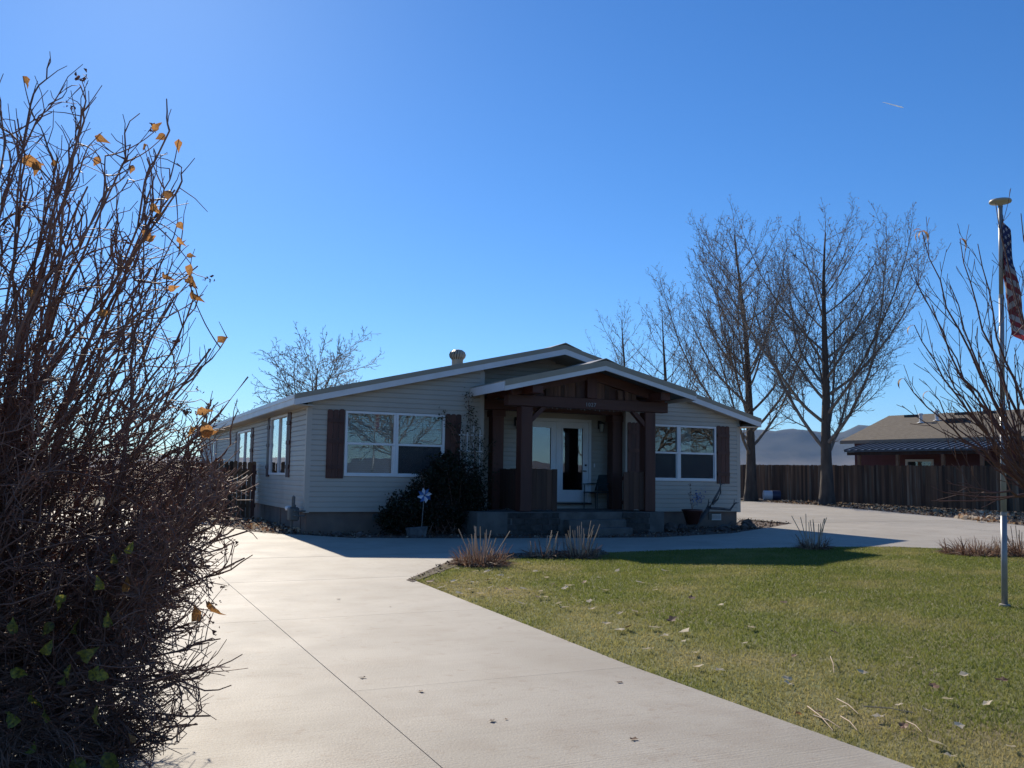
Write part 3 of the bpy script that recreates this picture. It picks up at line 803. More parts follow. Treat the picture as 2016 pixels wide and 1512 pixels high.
# porch roof: left eave, ridge, right eave at the top surface
PRF = [(3.88, 2.95), (6.42, 3.55), (8.93, 2.96)]
gable_roof('porch_roof', PRF, -2.05, RD - .025, .09, .23, .115, porch, .105)
pl = lambda x: PRF[0][1] + (PRF[1][1] - PRF[0][1]) / (PRF[1][0] - PRF[0][0]) * (x - PRF[0][0])
pr = lambda x: PRF[2][1] + (PRF[1][1] - PRF[2][1]) / (PRF[2][0] - PRF[1][0]) * (PRF[2][0] - x)
MB().box(3.855, 3.88, -2.04, -.03, 2.735, 2.93).obj('fascia', MT['fascia'], porch)
MB().box(8.93, 8.955, -2.04, -.03, 2.745, 2.94).obj('fascia', MT['fascia'], porch)
MB().prism([(3.9, pl(3.9) - .135), (6.42, 3.55 - .135), (6.42, 3.55 - .112), (3.9, pl(3.9) - .112)], -2.015, RD - .03).obj('ceiling', MT['stainx'], porch)
MB().prism([(6.425, 3.55 - .135), (8.91, pr(8.91) - .135), (8.91, pr(8.91) - .112), (6.425, 3.55 - .112)], -2.015, RD - .03).obj('ceiling', MT['greypaint'], porch)
for y, xa, xb in ((PF - .02, 4.35, 8.5), (.13, 4.35, 8.1)):
    MB().prism([(xa, pl(xa) - .37), (6.42, 3.55 - .37), (6.42, 3.55 - .14), (xa, pl(xa) - .14)], y, y + .20).obj('rafter', MT['stainx'], porch)
    MB().prism([(6.425, 3.55 - .37), (xb, pr(xb) - .37), (xb, pr(xb) - .14), (6.425, 3.55 - .14)], y, y + .20).obj('rafter', MT['stainx'], porch)
MB().box(6.32, 6.58, PF - .035, PF + .19, 2.73, 3.22).obj('king_post', MT['stain'], porch, bevel=.01)
MB().prism([(5.0, 2.735), (7.85, 2.735), (6.42, 3.55 - .2)], PF + .088, PF + .10).obj('gable_backing', MT['stainx'], porch)
MB().box(7.17, 7.29, PF - .03, PF + .1, 2.73, 2.95).obj('gable_block', MT['gableboard'], porch)
x = 5.25
while x < 7.6:
    wb = random.choice((.09, .11, .13))
    zt = (pl(x) if x < 6.4 else pr(x + wb)) - .28
    if zt > 2.77 and not (6.26 < x + wb and x < 6.59) and not (7.1 < x + wb and x < 7.3):
        MB().box(x + .003, x + wb - .003, PF + .05 + random.uniform(-.012, .012), PF + .085, 2.73, zt).obj('gable_board', MT['gableboard'], porch)
    x += wb
# low board walls
def board_run(x0, y0, x1, y1, zt, jag=.02, n=None):
    L_ = math.hypot(x1 - x0, y1 - y0); n = n or max(2, round(L_ / .15)); dx, dy = (x1 - x0) / L_, (y1 - y0) / L_
    w_ = L_ / n
    for k in range(n):
        c0, c1 = k * w_ + .003, (k + 1) * w_ - .003
        zb = PZ + random.uniform(.015, .05); z = zt - random.uniform(0, jag); o = random.uniform(-.006, .006)
        nx, ny = -dy, dx
        P = [(x0 + dx * c0 + nx * (o - .014), y0 + dy * c0 + ny * (o - .014)), (x0 + dx * c1 + nx * (o - .014), y0 + dy * c1 + ny * (o - .014)),
             (x0 + dx * c1 + nx * (o + .014), y0 + dy * c1 + ny * (o + .014)), (x0 + dx * c0 + nx * (o + .014), y0 + dy * c0 + ny * (o + .014))]
        MB().vprism(P, zb, z).obj('railing_board', MT['railboard'], porch)
board_run(PL + pw, PF + .08, 5.59, PF + .08, 1.04)
board_run(7.39, PF + .08, PR - pw, PF + .08, 1.01)
board_run(PL + .13, .11, PL + .13, PF + pw, 1.04)
board_run(PR - .13, -.03, PR - .13, PF + pw, 1.01)
for x0, x1 in ((PL + pw, 5.59), (7.39, PR - pw)):
    MB().box(x0, x1, PF + .10, PF + .14, .22, .31).obj('railing_rail', MT['stainx'], porch)
    MB().box(x0, x1, PF + .10, PF + .14, .80, .89).obj('railing_rail', MT['stainx'], porch)
# house numerals on the beam
tx = bpy.data.curves.new('house_number', 'FONT'); tx.body = '1027'; tx.size = .13; tx.extrude = .006; tx.space_character = 1.15
to = bpy.data.objects.new('house_number', tx); C.objects.link(to); to.parent = porch
to.location = (6.02, PF - .03, 2.505); to.rotation_euler = (R(90), 0, 0); tx.materials.append(MT['steel'])
me_ = bpy.data.meshes.new_from_object(to.evaluated_get(bpy.context.evaluated_depsgraph_get())); bpy.data.objects.remove(to)
link('house_number', me_, MT['greypaint'], porch, (6.27, PF - .028, 2.53), (R(90), 0, 0))
# block piers and steps
def block_course(pts, z, h, off):
    """blocks laid along a polyline"""
    P = [np.array(p, float) for p in pts]
    seg = [np.linalg.norm(P[i + 1] - P[i]) for i in range(len(P) - 1)]; tot = sum(seg)
    def pos(s):
        s = min(max(s, 0), tot)
        for i, L_ in enumerate(seg):
            if s <= L_ + 1e-9: return P[i] + (P[i + 1] - P[i]) * (s / L_), (P[i + 1] - P[i]) / L_
            s -= L_
        return P[-1], (P[-1] - P[-2]) / seg[-1]
    s = -off
    while s < tot - .02:
        a, b = max(s, 0) + .004, min(s + .30, tot) - .004
        if b - a > .03:
            pa, _ = pos(a); pb, _ = pos(b); d = (pb - pa) / (np.linalg.norm(pb - pa) + 1e-9); nrm = np.array([d[1], -d[0]])
            o = random.uniform(-.004, .004)
            m_ = (pa + pb) / 2 + nrm * (.022 + o)
            poly = [pa + nrm * o, m_ - d * (b - a) * .25, m_ + d * (b - a) * .25, pb + nrm * o, pb - nrm * .2, pa - nrm * .2]
            MB().vprism(poly, z + .004, z + h - .004).obj('block', MT['block'], porch)
        s += .30
pierL = [(3.5, -.05), (3.45, -.7), (3.6, -1.15), (4.1, -1.47), (5.0, -1.57), (5.58, -1.53), (5.62, -1.1)]
pierR = [(7.17, -1.1), (7.21, -1.53), (7.7, -1.57), (8.1, -1.44), (8.33, -1.1), (8.42, -.6), (8.42, -.05)]
for k in range(4):
    z = -.50 + k * .135
    block_course(pierL, z, .135, .0 if k % 2 else .15); block_course(pierR, z, .135, .15 if k % 2 else .0)
for pts in (pierL, pierR):
    c = np.mean(pts, 0); poly = [tuple(np.array(p) + (c - np.array(p)) * .06) for p in pts]
    MB().vprism(poly if area(poly) > 0 else poly[::-1], -.9, .035).obj('pier_top', MT['stepc'], porch)
for k in range(2):
    y0 = -2.06 + k * .28; zt = -.29 + k * .17
    MB().box(5.645, 7.155, y0, -1.51, -.9, zt).obj('step', MT['stepc'], porch, bevel=.012)
# string of small lights under the beam
sl = MB()
for k in range(22):
    x_ = 5.3 + k * .125 + random.uniform(-.03, .03)
    sl.tube([(x_, PF + .02, 2.47), (x_ + .01, PF + .02, 2.452 - .012 * (k % 3))], .006, 4)
tag(sl.obj('string_lights', MT['lampglass'], porch), kind='stuff')

# ------------------------------------------------------------------ trees
def grow(p, d, L, r0, lev, cfg, out):
    n = max(3, int(round(L / cfg['seg'][lev]))); st = L / n
    pts = [np.array(p, float)]; d = unit(d); rad = [r0]; r1 = max(r0 * cfg['taper'][lev], cfg['rmin'])
    for i in range(n):
        d = unit(d + rng.normal(0, cfg['wob'][lev], 3) + np.array([0, 0, cfg['trop'][lev]]))
        pts.append(pts[-1] + d * st); t = (i + 1) / n
        rad.append(r0 + (r1 - r0) * t)
    pts, rad = np.array(pts), np.array(rad)
    out.setdefault(lev, []).append((pts, rad))
    if lev + 1 >= cfg['levels']: return
    s, az = cfg['start'][lev] * L, rng.uniform(0, 6.28)
    while s < L * .985:
        f = s / L; i = min(int(f * n), n - 1); q = pts[i] + (pts[i + 1] - pts[i]) * (f * n - i)
        t = unit(pts[i + 1] - pts[i])
        az += 2.4 + rng.normal(0, .4)
        a = unit(np.cross(t, (0.3, 0.2, 0.93) if abs(t[2]) < .9 else (1, 0, 0))); b = np.cross(t, a)
        ang = math.radians(rng.normal(cfg['ang'][lev], 7))
        cd = t * math.cos(ang) + (a * math.cos(az) + b * math.sin(az)) * math.sin(ang)
        cl = cfg['ratio'][lev] * L * (1 - f * cfg['fall'][lev]) * rng.uniform(.7, 1.2)
        cl = min(max(cl, cfg['lmin'][lev]), cfg['lmax'][lev])
        rr = min(np.interp(f, [0, 1], [rad[0], rad[-1]]) * cfg['rratio'][lev], rad[i])
        grow(q, cd, cl, max(rr, cfg['rmin']), lev + 1, cfg, out)
        s += cfg['gap'][lev] * rng.uniform(.6, 1.4)

def leaf_quads(pts, size, cols):
    n = len(pts); a = rng.normal(0, 1, (n, 3)); a /= np.linalg.norm(a, axis=1, keepdims=True)
    b = rng.normal(0, 1, (n, 3)); b -= a * (a * b).sum(1, keepdims=True); b /= np.linalg.norm(b, axis=1, keepdims=True)
    s = size * rng.uniform(.6, 1.3, (n, 1)); nn = np.cross(a, b)
    V = np.stack([pts - a * s, pts + b * s * .55 + nn * s * .2, pts + a * s, pts - b * s * .55 + nn * s * .2], 1).reshape(-1, 3)
    cols = np.array(cols); cc = cols[rng.integers(0, len(cols), n)]
    return V, np.arange(4 * n).reshape(-1, 4), np.repeat(cc, 4, 0)

def bare_tree(name, label, base, cfg, H, r, lean=(0, 0), group=None, leaves=600, leafsize=.05):
    base = np.array(base, float)
    t = thing(name, label, 'tree', tuple(base), 0, group)
    out = {}
    grow((0, 0, -.15), (lean[0], lean[1], 1), H * .92, r, 0, cfg, out)
    tr = [(p, q) for p, q in out[0]]
    p0, r0_ = tr[0]
    r0_ = r0_ * (1 + .55 * np.exp(-np.arange(len(r0_)) * .9))
    V, Fq = tubes_np([(p0, r0_)], 12); link('trunk', np_mesh('trunk', V, Fq, smooth=True), MT['bark'], t)
    for p, q in out[1]:
        V, Fq = tubes_np([(p, q)], 7); link('limb', np_mesh('limb', V, Fq, smooth=True), MT['limb'], t)
    tw = []
    for lev in range(2, cfg['levels']): tw += out.get(lev, [])
    V, Fq = tubes_np(tw, 3); tag(link('twigs', np_mesh('twigs', V, Fq), MT['twig'], t), kind='stuff')
    if leaves:
        tips = np.array([p[-1] for p, q in tw]); k = rng.integers(0, len(tips), leaves)
        V, Fq, cc = leaf_quads(tips[k] + rng.normal(0, .04, (leaves, 3)), leafsize * .8, [(.12, .10, .085), (.20, .17, .14), (.30, .265, .22), (.09, .075, .065)])
        tag(link('leaves', np_mesh('leaves', V, Fq, cc), MT['leafattr'], t), kind='stuff')
    return t

POP = dict(levels=5, seg=[.7, .6, .4, .25, .2], wob=[.022, .04, .08, .11, .14], trop=[.02, .095, .10, .09, .06], taper=[.10, .10, .2, .5, .7], rmin=.0065,
           start=[.17, .16, .10, .1, 1], ang=[50, 30, 34, 38], ratio=[.80, .36, .32, .5], fall=[.82, .6, .4, .3], lmin=[1.8, .6, .3, .10], lmax=[10, 3.2, .9, .24],
           rratio=[.37, .42, .5, .85], gap=[.40, .32, .19, .16])
T1 = (12.5, 49.0); T2 = (14.5, 43.2); T3 = (7.6, 61.0); T4 = (9.6, 57.0)
g3 = lambda p: (p[0], p[1], float(gz(*p)))
bare_tree('poplar_tree', 'tall bare poplar just past the right end of the roof, white drum at its foot', g3(T1), POP, 15.4, .27, (.01, .0), 'bare trees along the wooden fence', 4200)
bare_tree('poplar_tree', 'tall bare poplar in front of the fence, its trunk forking low beside the maroon house', g3(T2), dict(POP, start=[.17, .14, .10, .1, 1], ang=[54, 30, 36, 40], ratio=[.88, .36, .32, .5], rratio=[.40, .42, .5, .85]), 13.9, .28, (.0, .0), 'bare trees along the wooden fence', 4200)
bare_tree('poplar_tree', 'smaller bare poplar farthest left, seen over the right roof slope', g3(T3), dict(POP, gap=[.6, .42, .3, .3]), 12.6, .22, (-.03, 0), 'bare trees along the wooden fence', 900)
bare_tree('poplar_tree', 'smaller bare poplar right of the farthest one, behind the roof', g3(T4), dict(POP, gap=[.5, .42, .28, .3]), 12.0, .22, (.02, 0), 'bare trees along the wooden fence', 1200)
RND = dict(POP, ang=[58, 40, 40, 40], trop=[.0, .03, .03, .03, .03], start=[.28, .2, .15, .1, 1], ratio=[.85, .40, .34, .5], lmax=[5.5, 2.6, 1.1, .4], fall=[.45, .5, .4, .3], wob=[.08, .10, .13, .14, .14], gap=[.15, .34, .24, .22], rmin=.010)
bb_ = at(620, 780, 50)
bare_tree('bare_tree', 'rounded bare tree standing behind the left slope of the roof', (bb_[0], bb_[1], float(gz(bb_[0], bb_[1]))), RND, 7.6, .25, (0, 0), None, 0)

# ------------------------------------------------------------------ reddish fruit tree at the right edge
ft_base = np.array([5.05, 8.3, float(gz(5.05, 8.3))])
ft = thing('fruit_tree', 'small bare reddish fruit tree beside the flagpole, few curled leaves at its tips', 'tree', tuple(ft_base))
fork = np.array([4.95, 8.3, 1.35])
V, Fq = tubes_np([(np.array([ft_base + (0, 0, -.1), ft_base + (-.01, 0, .5), fork]), np.array([.085, .065, .06]))], 10)
link('trunk', np_mesh('trunk', V - ft_base, Fq, smooth=True), MT['peach'], ft)
FCFG = dict(levels=3, seg=[.2, .14, .1], wob=[.05, .05, .06], trop=[.05, .06, .05], taper=[.35, .6, .7], rmin=.0026, start=[.2, .25, 1], ang=[33, 30], ratio=[.45, .35],
            fall=[.55, .4], lmin=[.25, .1], lmax=[.95, .35], rratio=[.5, .6], gap=[.105, .16])
ends = [((1815, 455), 8.2), ((1792, 520), 8.6), ((1800, 640), 8.0), ((1835, 600), 8.8), ((1780, 745), 8.3), ((1850, 700), 7.9), ((1890, 470), 8.5), ((1925, 480), 7.9),
        ((1960, 400), 8.4), ((2010, 420), 8.0), ((1990, 560), 8.8), ((1870, 560), 8.1), ((1830, 770), 8.6), ((1905, 780), 8.0), ((2030, 520), 8.3), ((1945, 640), 8.7), ((2060, 480), 8.1), ((1970, 860), 7.8), ((1885, 950), 8.0)]
tw, fruit_tips = [], []
for (e, dep) in ends:
    q = at(e[0], e[1], dep); L_ = np.linalg.norm(q - fork)
    s = fork + np.array([rng.uniform(-.06, .06), rng.uniform(-.06, .06), rng.uniform(-.3, .1)])
    n = 12; ts = np.linspace(0, 1, n + 1)
    ctrl = s + (q - s) * .5 + np.array([-.10 * L_ if e[0] < 1950 else 0, 0, -.06 * L_])
    pts = ((1 - ts) ** 2)[:, None] * s + (2 * ts * (1 - ts))[:, None] * ctrl + (ts ** 2)[:, None] * q
    pts[1:-1] += rng.normal(0, .012, (n - 1, 3))
    rad = np.linspace(.017, .0034, n + 1)
    V, Fq = tubes_np([(pts - ft_base, rad)], 6); link('limb', np_mesh('limb', V, Fq, smooth=True), MT['peach'], ft)
    out = {}
    for k in range(2, n):
        for _ in range(1):
            t = unit(pts[k + 1 if k < n else k] - pts[k - 1]); rv = rng.normal(0, 1, 3); rv -= t * np.dot(rv, t); rv = unit(rv)
            cd = unit(t * .85 + rv * .5 + np.array([0, 0, .25]))
            grow(pts[k] - ft_base, cd, rng.uniform(.25, .85) * (1.15 - .6 * k / n), max(rad[k] * .55, .0034), 1, FCFG, out)
    for lev in out: tw += out[lev]
    fruit_tips.append(pts[-1] - ft_base)
V, Fq = tubes_np(tw, 4); tag(link('twigs', np_mesh('twigs', V, Fq), MT['peach'], ft), kind='stuff')
def curl_leaf(mname, L_=.10, w=.018, curl=2.0):
    n = 6; P = []
    for i in range(n + 1):
        t = i / n; a = curl * t
        x = L_ * (math.sin(a) / curl); z = L_ * ((1 - math.cos(a)) / curl); ww = w * math.sin(math.pi * min(t * .9 + .08, 1))
        P += [(x, -ww, -z + ww * .4), (x, 0, -z), (x, ww, -z + ww * .4)]
    Fc = []
    for i in range(n):
        o = i * 3; Fc += [(o, o + 1, o + 4, o + 3), (o + 1, o + 2, o + 5, o + 4)]
    me = bpy.data.meshes.new(mname); me.from_pydata(P, [], Fc); me.update(); me.polygons.foreach_set('use_smooth', [True] * len(Fc)); return me
me_curl = curl_leaf('curled_leaf', .13, .016, 2.2); me_curl.materials.append(MT['leaf_orange'])
for i, rzv in ((0, 180), (0, 0), (2, 170), (4, 200), (6, 20), (12, 160)):
    link('leaf', me_curl, None, ft, tuple(fruit_tips[i]), (0, 0, R(rzv + random.uniform(-15, 15))))
for e, dep in (((1790, 468), 8.2), ((1805, 470), 8.5)):
    link('leaf', me_curl, None, ft, tuple(fruit_tips[0] + rng.normal(0, .04, 3)), (0, R(random.uniform(-30, 20)), R(180 + random.uniform(-20, 20))))

# ------------------------------------------------------------------ lilac bush in the left foreground
lb = np.array([-3.0, 5.25, float(gz(-3.0, 5.25))])
lilac = thing('lilac_bush', 'big tangled lilac bush with bare twigs and a few orange leaves, left of the driveway', 'bush', tuple(lb))
def bez(a, b, c, n):
    t = np.linspace(0, 1, n + 1)[:, None]; return (1 - t) ** 2 * a + 2 * t * (1 - t) * b + t ** 2 * c
stems, lats, twl = [], [], []
cen = np.array([0, 0, 1.75])
def env(dirv):                                     # distance from cen to the crown's outline
    rx = np.array([1.36, 1.25, 1.70 if dirv[2] > 0 else 1.60]); return 1 / np.linalg.norm(dirv / rx)
LOWPX = [(440, 1290), (455, 1325), (395, 1385), (375, 1400), (425, 1180), (440, 1080), (445, 960), (435, 880), (418, 1240), (340, 1430), (300, 1455), (430, 1030), (360, 1330), (330, 1380), (400, 1130), (390, 1000), (260, 1470), (410, 1310), (370, 1250), (438, 760), (430, 690), (415, 650), (445, 820),
         (420, 800), (300, 1300), (250, 1400), (200, 1440), (120, 1450), (60, 1400)]
LOWPX += [(485, 965), (490, 985), (470, 940), (460, 1000), (475, 1010), (430, 930), (400, 950), (20, 290), (60, 250), (110, 265), (150, 290), (180, 330), (90, 330), (40, 400), (200, 380), (130, 420), (330, 275), (305, 330), (350, 400), (318, 300), (345, 335), (10, 350), (160, 360), (240, 420)]
def too_far(p):
    w = p + lb; d = w - np.array([0, 0, EYE]); u = 1008 + F_PX * w[0] / w[1]; v = 939 - F_PX * d[2] / w[1]
    return u > rng.normal(0, 42) + np.interp(v, [150, 250, 400, 600, 750, 900, 960, 1010, 1100, 1350, 1500], [215, 350, 385, 395, 432, 450, 485, 480, 450, 455, 330])
for k in range(84 + len(LOWPX)):
    th = rng.uniform(0, 2 * np.pi) if k % 3 else rng.uniform(-1.4, .9)
    zc = rng.uniform(-.85, .9) if k % 4 else rng.uniform(.3, 1)
    dv = unit(np.array([math.cos(th) * math.sqrt(1 - min(zc * zc, .98)), math.sin(th) * math.sqrt(1 - min(zc * zc, .98)), zc]))
    e = cen + dv * env(dv) * rng.uniform(.72, .98)
    if k >= 84:
        e = at(*LOWPX[k - 84], rng.uniform(4.3, 4.9)) - lb
    s = np.array([rng.normal(-.1, .34), rng.normal(-.15, .34), -.05])
    mid = s * .6 + np.array([e[0] * .30, e[1] * .30, max(e[2] * .46, .12)]) + rng.normal(0, .10, 3)
    if too_far(e): e = e - np.array([.25, 0, .05])
    n = 14; pts = bez(s, mid, e, n); pts[2:] += rng.normal(0, .026, (n - 1, 3)).cumsum(0) * .7
    r0_ = rng.uniform(.009, .024); rad = np.linspace(r0_, .0045, n + 1)
    stems.append((pts, rad))
    for j in range(3, n + 1):
        for _ in range((3 if pts[j][2] < 1.7 else 2 if rng.random() < .55 else 1) if j > 5 else 1):
            t = unit(pts[min(j + 1, n)] - pts[j - 1]); outw = unit(pts[j] - cen * np.array([1, 1, .8]))
            d = unit(t * (.7 if k < 84 else 1.3) + outw * .85 + rng.normal(0, .6 if k < 84 else .4, 3) + np.array([0, 0, .04]))
            L_ = rng.uniform(.25, .70) if k < 84 else rng.uniform(.12, .35); q = pts[j].copy(); pp = [q]; m = 5
            for i in range(m):
                d = unit(d + rng.normal(0, .24, 3) + np.array([0, 0, .07])); q = q + d * L_ / m
                pp.append(q)
            pp = np.array(pp)
            dd = pp[-1] - cen
            if too_far(pp[-1]): continue
            if k < 84 and np.linalg.norm(dd) > env(unit(dd)) * 1.10: continue
            lats.append((pp, np.linspace(.0052, .0028, m + 1)))
            for i in range(1, m + 1):
                for _ in range(int(rng.integers(1, 3)) if pp[i][2] < 1.5 else int(rng.random() < .85)):
                    d2 = unit(unit(pp[i] - pp[i - 1]) * .8 + rng.normal(0, .55, 3) + np.array([0, 0, .02])); l2 = rng.uniform(.06, .22)
                    q1 = pp[i] + d2 * l2 * .5 + rng.normal(0, .008, 3); q2 = q1 + unit(d2 + rng.normal(0, .25, 3)) * l2 * .5
                    if too_far(q2): continue
                    twl.append((np.array([pp[i], q1, q2]), np.array([.0030, .0024, .0019])))
# leaf positions read off the crown's outline; each gets its own twig from the nearest branch
LEAFPX = [(45, 150, 0, 24), (303, 260, 0, 26), (325, 265, 0, 22), (352, 274, 0, 20), (290, 285, 0, 22), (262, 325, 0, 20), (187, 268, 0, 28), (196, 308, 0, 26), (40, 315, 0, 34), (72, 318, 0, 26), (115, 320, 0, 24), (330, 394, 0, 26), (350, 438, 0, 24), (295, 452, 0, 26),
          (288, 475, 0, 22), (350, 466, 0, 22), (355, 492, 0, 22), (367, 506, 0, 22), (376, 520, 0, 24), (320, 535, 0, 26), (374, 543, 0, 26), (376, 558, 0, 24), (376, 571, 0, 28), (332, 570, 0, 18), (215, 620, 0, 28), (50, 580, 0, 24), (428, 674, 0, 26), (412, 862, 0, 36), (395, 850, 0, 30), (388, 815, 0, 28), (375, 838, 0, 24),
          (298, 400, 0, 22), (248, 1090, 1, 24), (412, 1182, 0, 36), (396, 1222, 0, 30), (205, 1160, 1, 34), (222, 1232, 1, 36), (240, 1165, 0, 28), (130, 1172, 1, 34), (160, 1300, 1, 36), (140, 1308, 1, 36), (128, 1352, 1, 34), (180, 1340, 1, 30), (192, 1388, 1, 42), (215, 1335, 1, 34), (85, 1290, 1, 36), (60, 1360, 1, 40),
          (40, 1420, 1, 40), (100, 1420, 1, 36), (205, 1482, 1, 42), (165, 1490, 1, 38), (265, 1462, 0, 22), (150, 1250, 1, 30), (30, 1250, 1, 36), (105, 1225, 1, 30), (230, 1110, 1, 26), (70, 1480, 1, 40), (20, 1320, 1, 36)]
def leaf_mesh(mname, m, bend=.4, seed=0):
    r = random.Random(seed); P, Fc = [], []; prof = [.02, .26, .35, .32, .22, .10, .01]
    for i, w in enumerate(prof):
        t = i / 6; z = -bend * t * t * .5 + .05 * math.sin(9 * t + seed); w *= r.uniform(.7, 1.1)
        P += [(t, -w, z + w * .45), (t, 0, z), (t, w, z + w * r.uniform(.2, 1.3))]
    for i in range(6):
        o = i * 3; Fc += [(o, o + 3, o + 4, o + 1), (o + 1, o + 4, o + 5, o + 2)]
    me = bpy.data.meshes.new(mname); me.from_pydata(P, [], Fc); me.update(); me.polygons.foreach_set('use_smooth', [True] * 12); me.materials.append(m); return me
lm_o = [leaf_mesh('lilac_leaf', MT['leaf_orange'], b, i) for i, b in enumerate((.3, 1.0, 1.9, .7, 1.5))]
lm_g = [leaf_mesh('lilac_leaf', MT['leaf_green'], b, i + 9) for i, b in enumerate((.2, .7, .4))]
allp = np.concatenate([p for p, r in lats])
for u, v, kind, size in LEAFPX:
    dep = rng.uniform(4.15, 4.5) if kind else rng.uniform(4.3, 4.75)
    q = at(u, v, dep) - lb
    d2 = np.linalg.norm(allp - q, axis=1); k = np.argsort(d2 + .4 * np.maximum(0, allp[:, 2] - q[2] + .03))[rng.integers(0, 30)]; a = allp[k]
    mid = (a + q) / 2 + np.array([0, 0, -.02 - .1 * d2[k] if q[2] > a[2] else .03])
    twl.append((bez(a, mid, q, 6), np.linspace(.0045, .0022, 7)))
    s = size / F_PX * dep * rng.uniform(.85, 1.2)
    o = link('leaf', random.choice(lm_g if kind else lm_o), None, lilac, tuple(q), (math.pi / 2 + rng.uniform(-.6, .6), rng.uniform(-3.1, 3.1), rng.uniform(-.7, .7)))
    o.scale = (s, s, s)
for p, q in stems:
    V, Fq = tubes_np([(p, q)], 6); link('stem', np_mesh('stem', V, Fq, smooth=True), MT['bushtwig'], lilac)
V, Fq = tubes_np(lats, 4); tag(link('branches', np_mesh('branches', V, Fq), MT['bushtwig'], lilac), kind='stuff')
V, Fq = tubes_np(twl, 3); tag(link('twigs', np_mesh('twigs', V, Fq), MT['bushtwig'], lilac), kind='stuff')
tips = np.array([p[-1] for p, r in twl]); pr_ = np.where((tips[:, 2] < 1.9) & (tips[:, 2] > .6) & (tips[:, 0] > .3), 3.0, 1.0); hub = rng.choice(len(tips), 1500, p=pr_ / pr_.sum())
k = hub[rng.integers(0, 1500, 15000)]; c = tips[k] + rng.normal(0, .013, (15000, 3))
a = rng.normal(0, 1, (15000, 4, 3)) * .0058
V = (c[:, None] + a).reshape(-1, 3); o4 = np.arange(15000)[:, None] * 4
Fq = np.concatenate([o4 + np.array([[0, 1, 2]]), o4 + np.array([[0, 1, 3]]), o4 + np.array([[0, 2, 3]]), o4 + np.array([[1, 2, 3]])])
tag(link('seed_pods', np_mesh('seed_pods', V, Fq), MT['seed'], lilac), kind='stuff')

# ------------------------------------------------------------------ fences
def picket_fence(name, label, A, B, H_, pw_, name_cat='fence', gapw=.006, zoff=None, postgap=2.4):
    A, B = np.array(A, float), np.array(B, float); L_ = np.linalg.norm(B - A); d = (B - A) / L_
    fz = thing(name, label, name_cat, (A[0], A[1], float(gz(*A))), math.atan2(d[1], d[0]))
    n = int(L_ / pw_)
    base_m = []
    for v in range(5):
        j = [random.uniform(-.012, .012) for _ in range(3)]
        base_m.append(MB().prism([(0, .02), (pw_ - gapw, .02), (pw_ - gapw, H_ - .03 + j[0]), (pw_ - gapw - .025, H_ + j[1]), (.025, H_ + j[1]), (0, H_ - .03 + j[2])], -.010, .010).mesh('picket'))
    for k in range(n):
        w = A + d * (k * pw_); zz = float(gz(*w)) - float(gz(*A))
        link('picket', base_m[random.randrange(5)], MT['picket'], fz, (k * pw_, random.uniform(-.004, .004), zz + random.uniform(-.02, .012)), (0, random.uniform(-.006, .006), 0))
    z1 = float(gz(*B)) - float(gz(*A))
    for h in (.35, H_ * .52, H_ - .3):
        MB().bar((0, .035, h), (L_, .035, h + z1), .045, .09).obj('rail', MT['picket'], fz)
    k = 0.0
    while k < L_:
        MB().box(k - .05, k + .05, .06, .15, -.1, H_ - .1 + z1 * k / L_).obj('post', MT['picket'], fz); k += postgap
    return fz
fd = unit(np.array([6.0, -11.6])); FA = np.array([13.8, 49.6]) - fd * 5.5; FB = np.array([13.8, 49.6]) + fd * 19
picket_fence('board_fence', 'long weathered brown board fence along the far side of the driveway', FA, FB, 1.83, .14)
ga = h2w(-.06, 6.25, 0); gb = h2w(-3.2, 6.25, 0)
gate = picket_fence('gate_fence', 'dark grey gapped picket fence running off the left side of the house', gb[:2], ga[:2] , 1.58, .125, gapw=.014)
e_ = h2w(-.16, 6.2, 0)
MB().box(3.0, 3.09, -.12, -.02, -.1, 1.52).obj('gate_post', MT['stain'], gate)
# field hedge far behind the lilac
def hedge():
    n = 26000
    X = rng.uniform(-34, -9.0, n); Y = 47 + (X + 9) * .05 + rng.normal(0, .8, n); hgt = 1.3 + .5 * vnoise(X, Y, .8, 11)
    Z = gz(X, Y) + rng.random(n) ** .8 * hgt
    V, Fq, cc = leaf_quads(np.stack([X, Y, Z], -1), .10, [(.13, .055, .04), (.18, .085, .055), (.09, .045, .035)])
    return np_mesh('hedge', V, Fq, cc)
tag(link('hedge', hedge(), MT['leafattr']), 'reddish brown dry hedge far behind the lilac bush', 'hedge')

# ------------------------------------------------------------------ neighbouring house
nang = math.atan2(-.82, .57)
NB = thing('neighbour_house', 'maroon single storey house with brown shingle roof behind the board fence', 'house', (18.85, 52.0, .55), nang)
EZ = 3.25
MB().box(0, 19, 0.3, 8.3, -.3, EZ).obj('wall', MT['redwall'], NB)
MB().prism([(0, EZ), (8.0, EZ), (4.0, EZ + 1.45)], 0, .02).obj('gable', MT['redwall'], NB, (-.002, .3, 0), (0, 0, R(90)))
rf = MB()
x0, x1 = -.45, 19.5
rf.add([(x0, -.35, EZ - .02), (x1, -.35, EZ - .02), (x1, 4.3, EZ + 1.62), (x0, 4.3, EZ + 1.62), (x1, 8.9, EZ - .02), (x0, 8.9, EZ - .02),
        (x0, -.35, EZ - .17), (x1, -.35, EZ - .17), (x1, 4.3, EZ + 1.45), (x0, 4.3, EZ + 1.45), (x1, 8.9, EZ - .17), (x0, 8.9, EZ - .17)],
       [(0, 1, 2, 3), (3, 2, 4, 5), (0, 6, 7, 1), (6, 9, 8, 7), (9, 11, 10, 8), (0, 3, 9, 6), (3, 5, 11, 9), (1, 7, 8, 2), (2, 8, 10, 4)])
roofn = rf.obj('roof', MT['shingle'], NB)
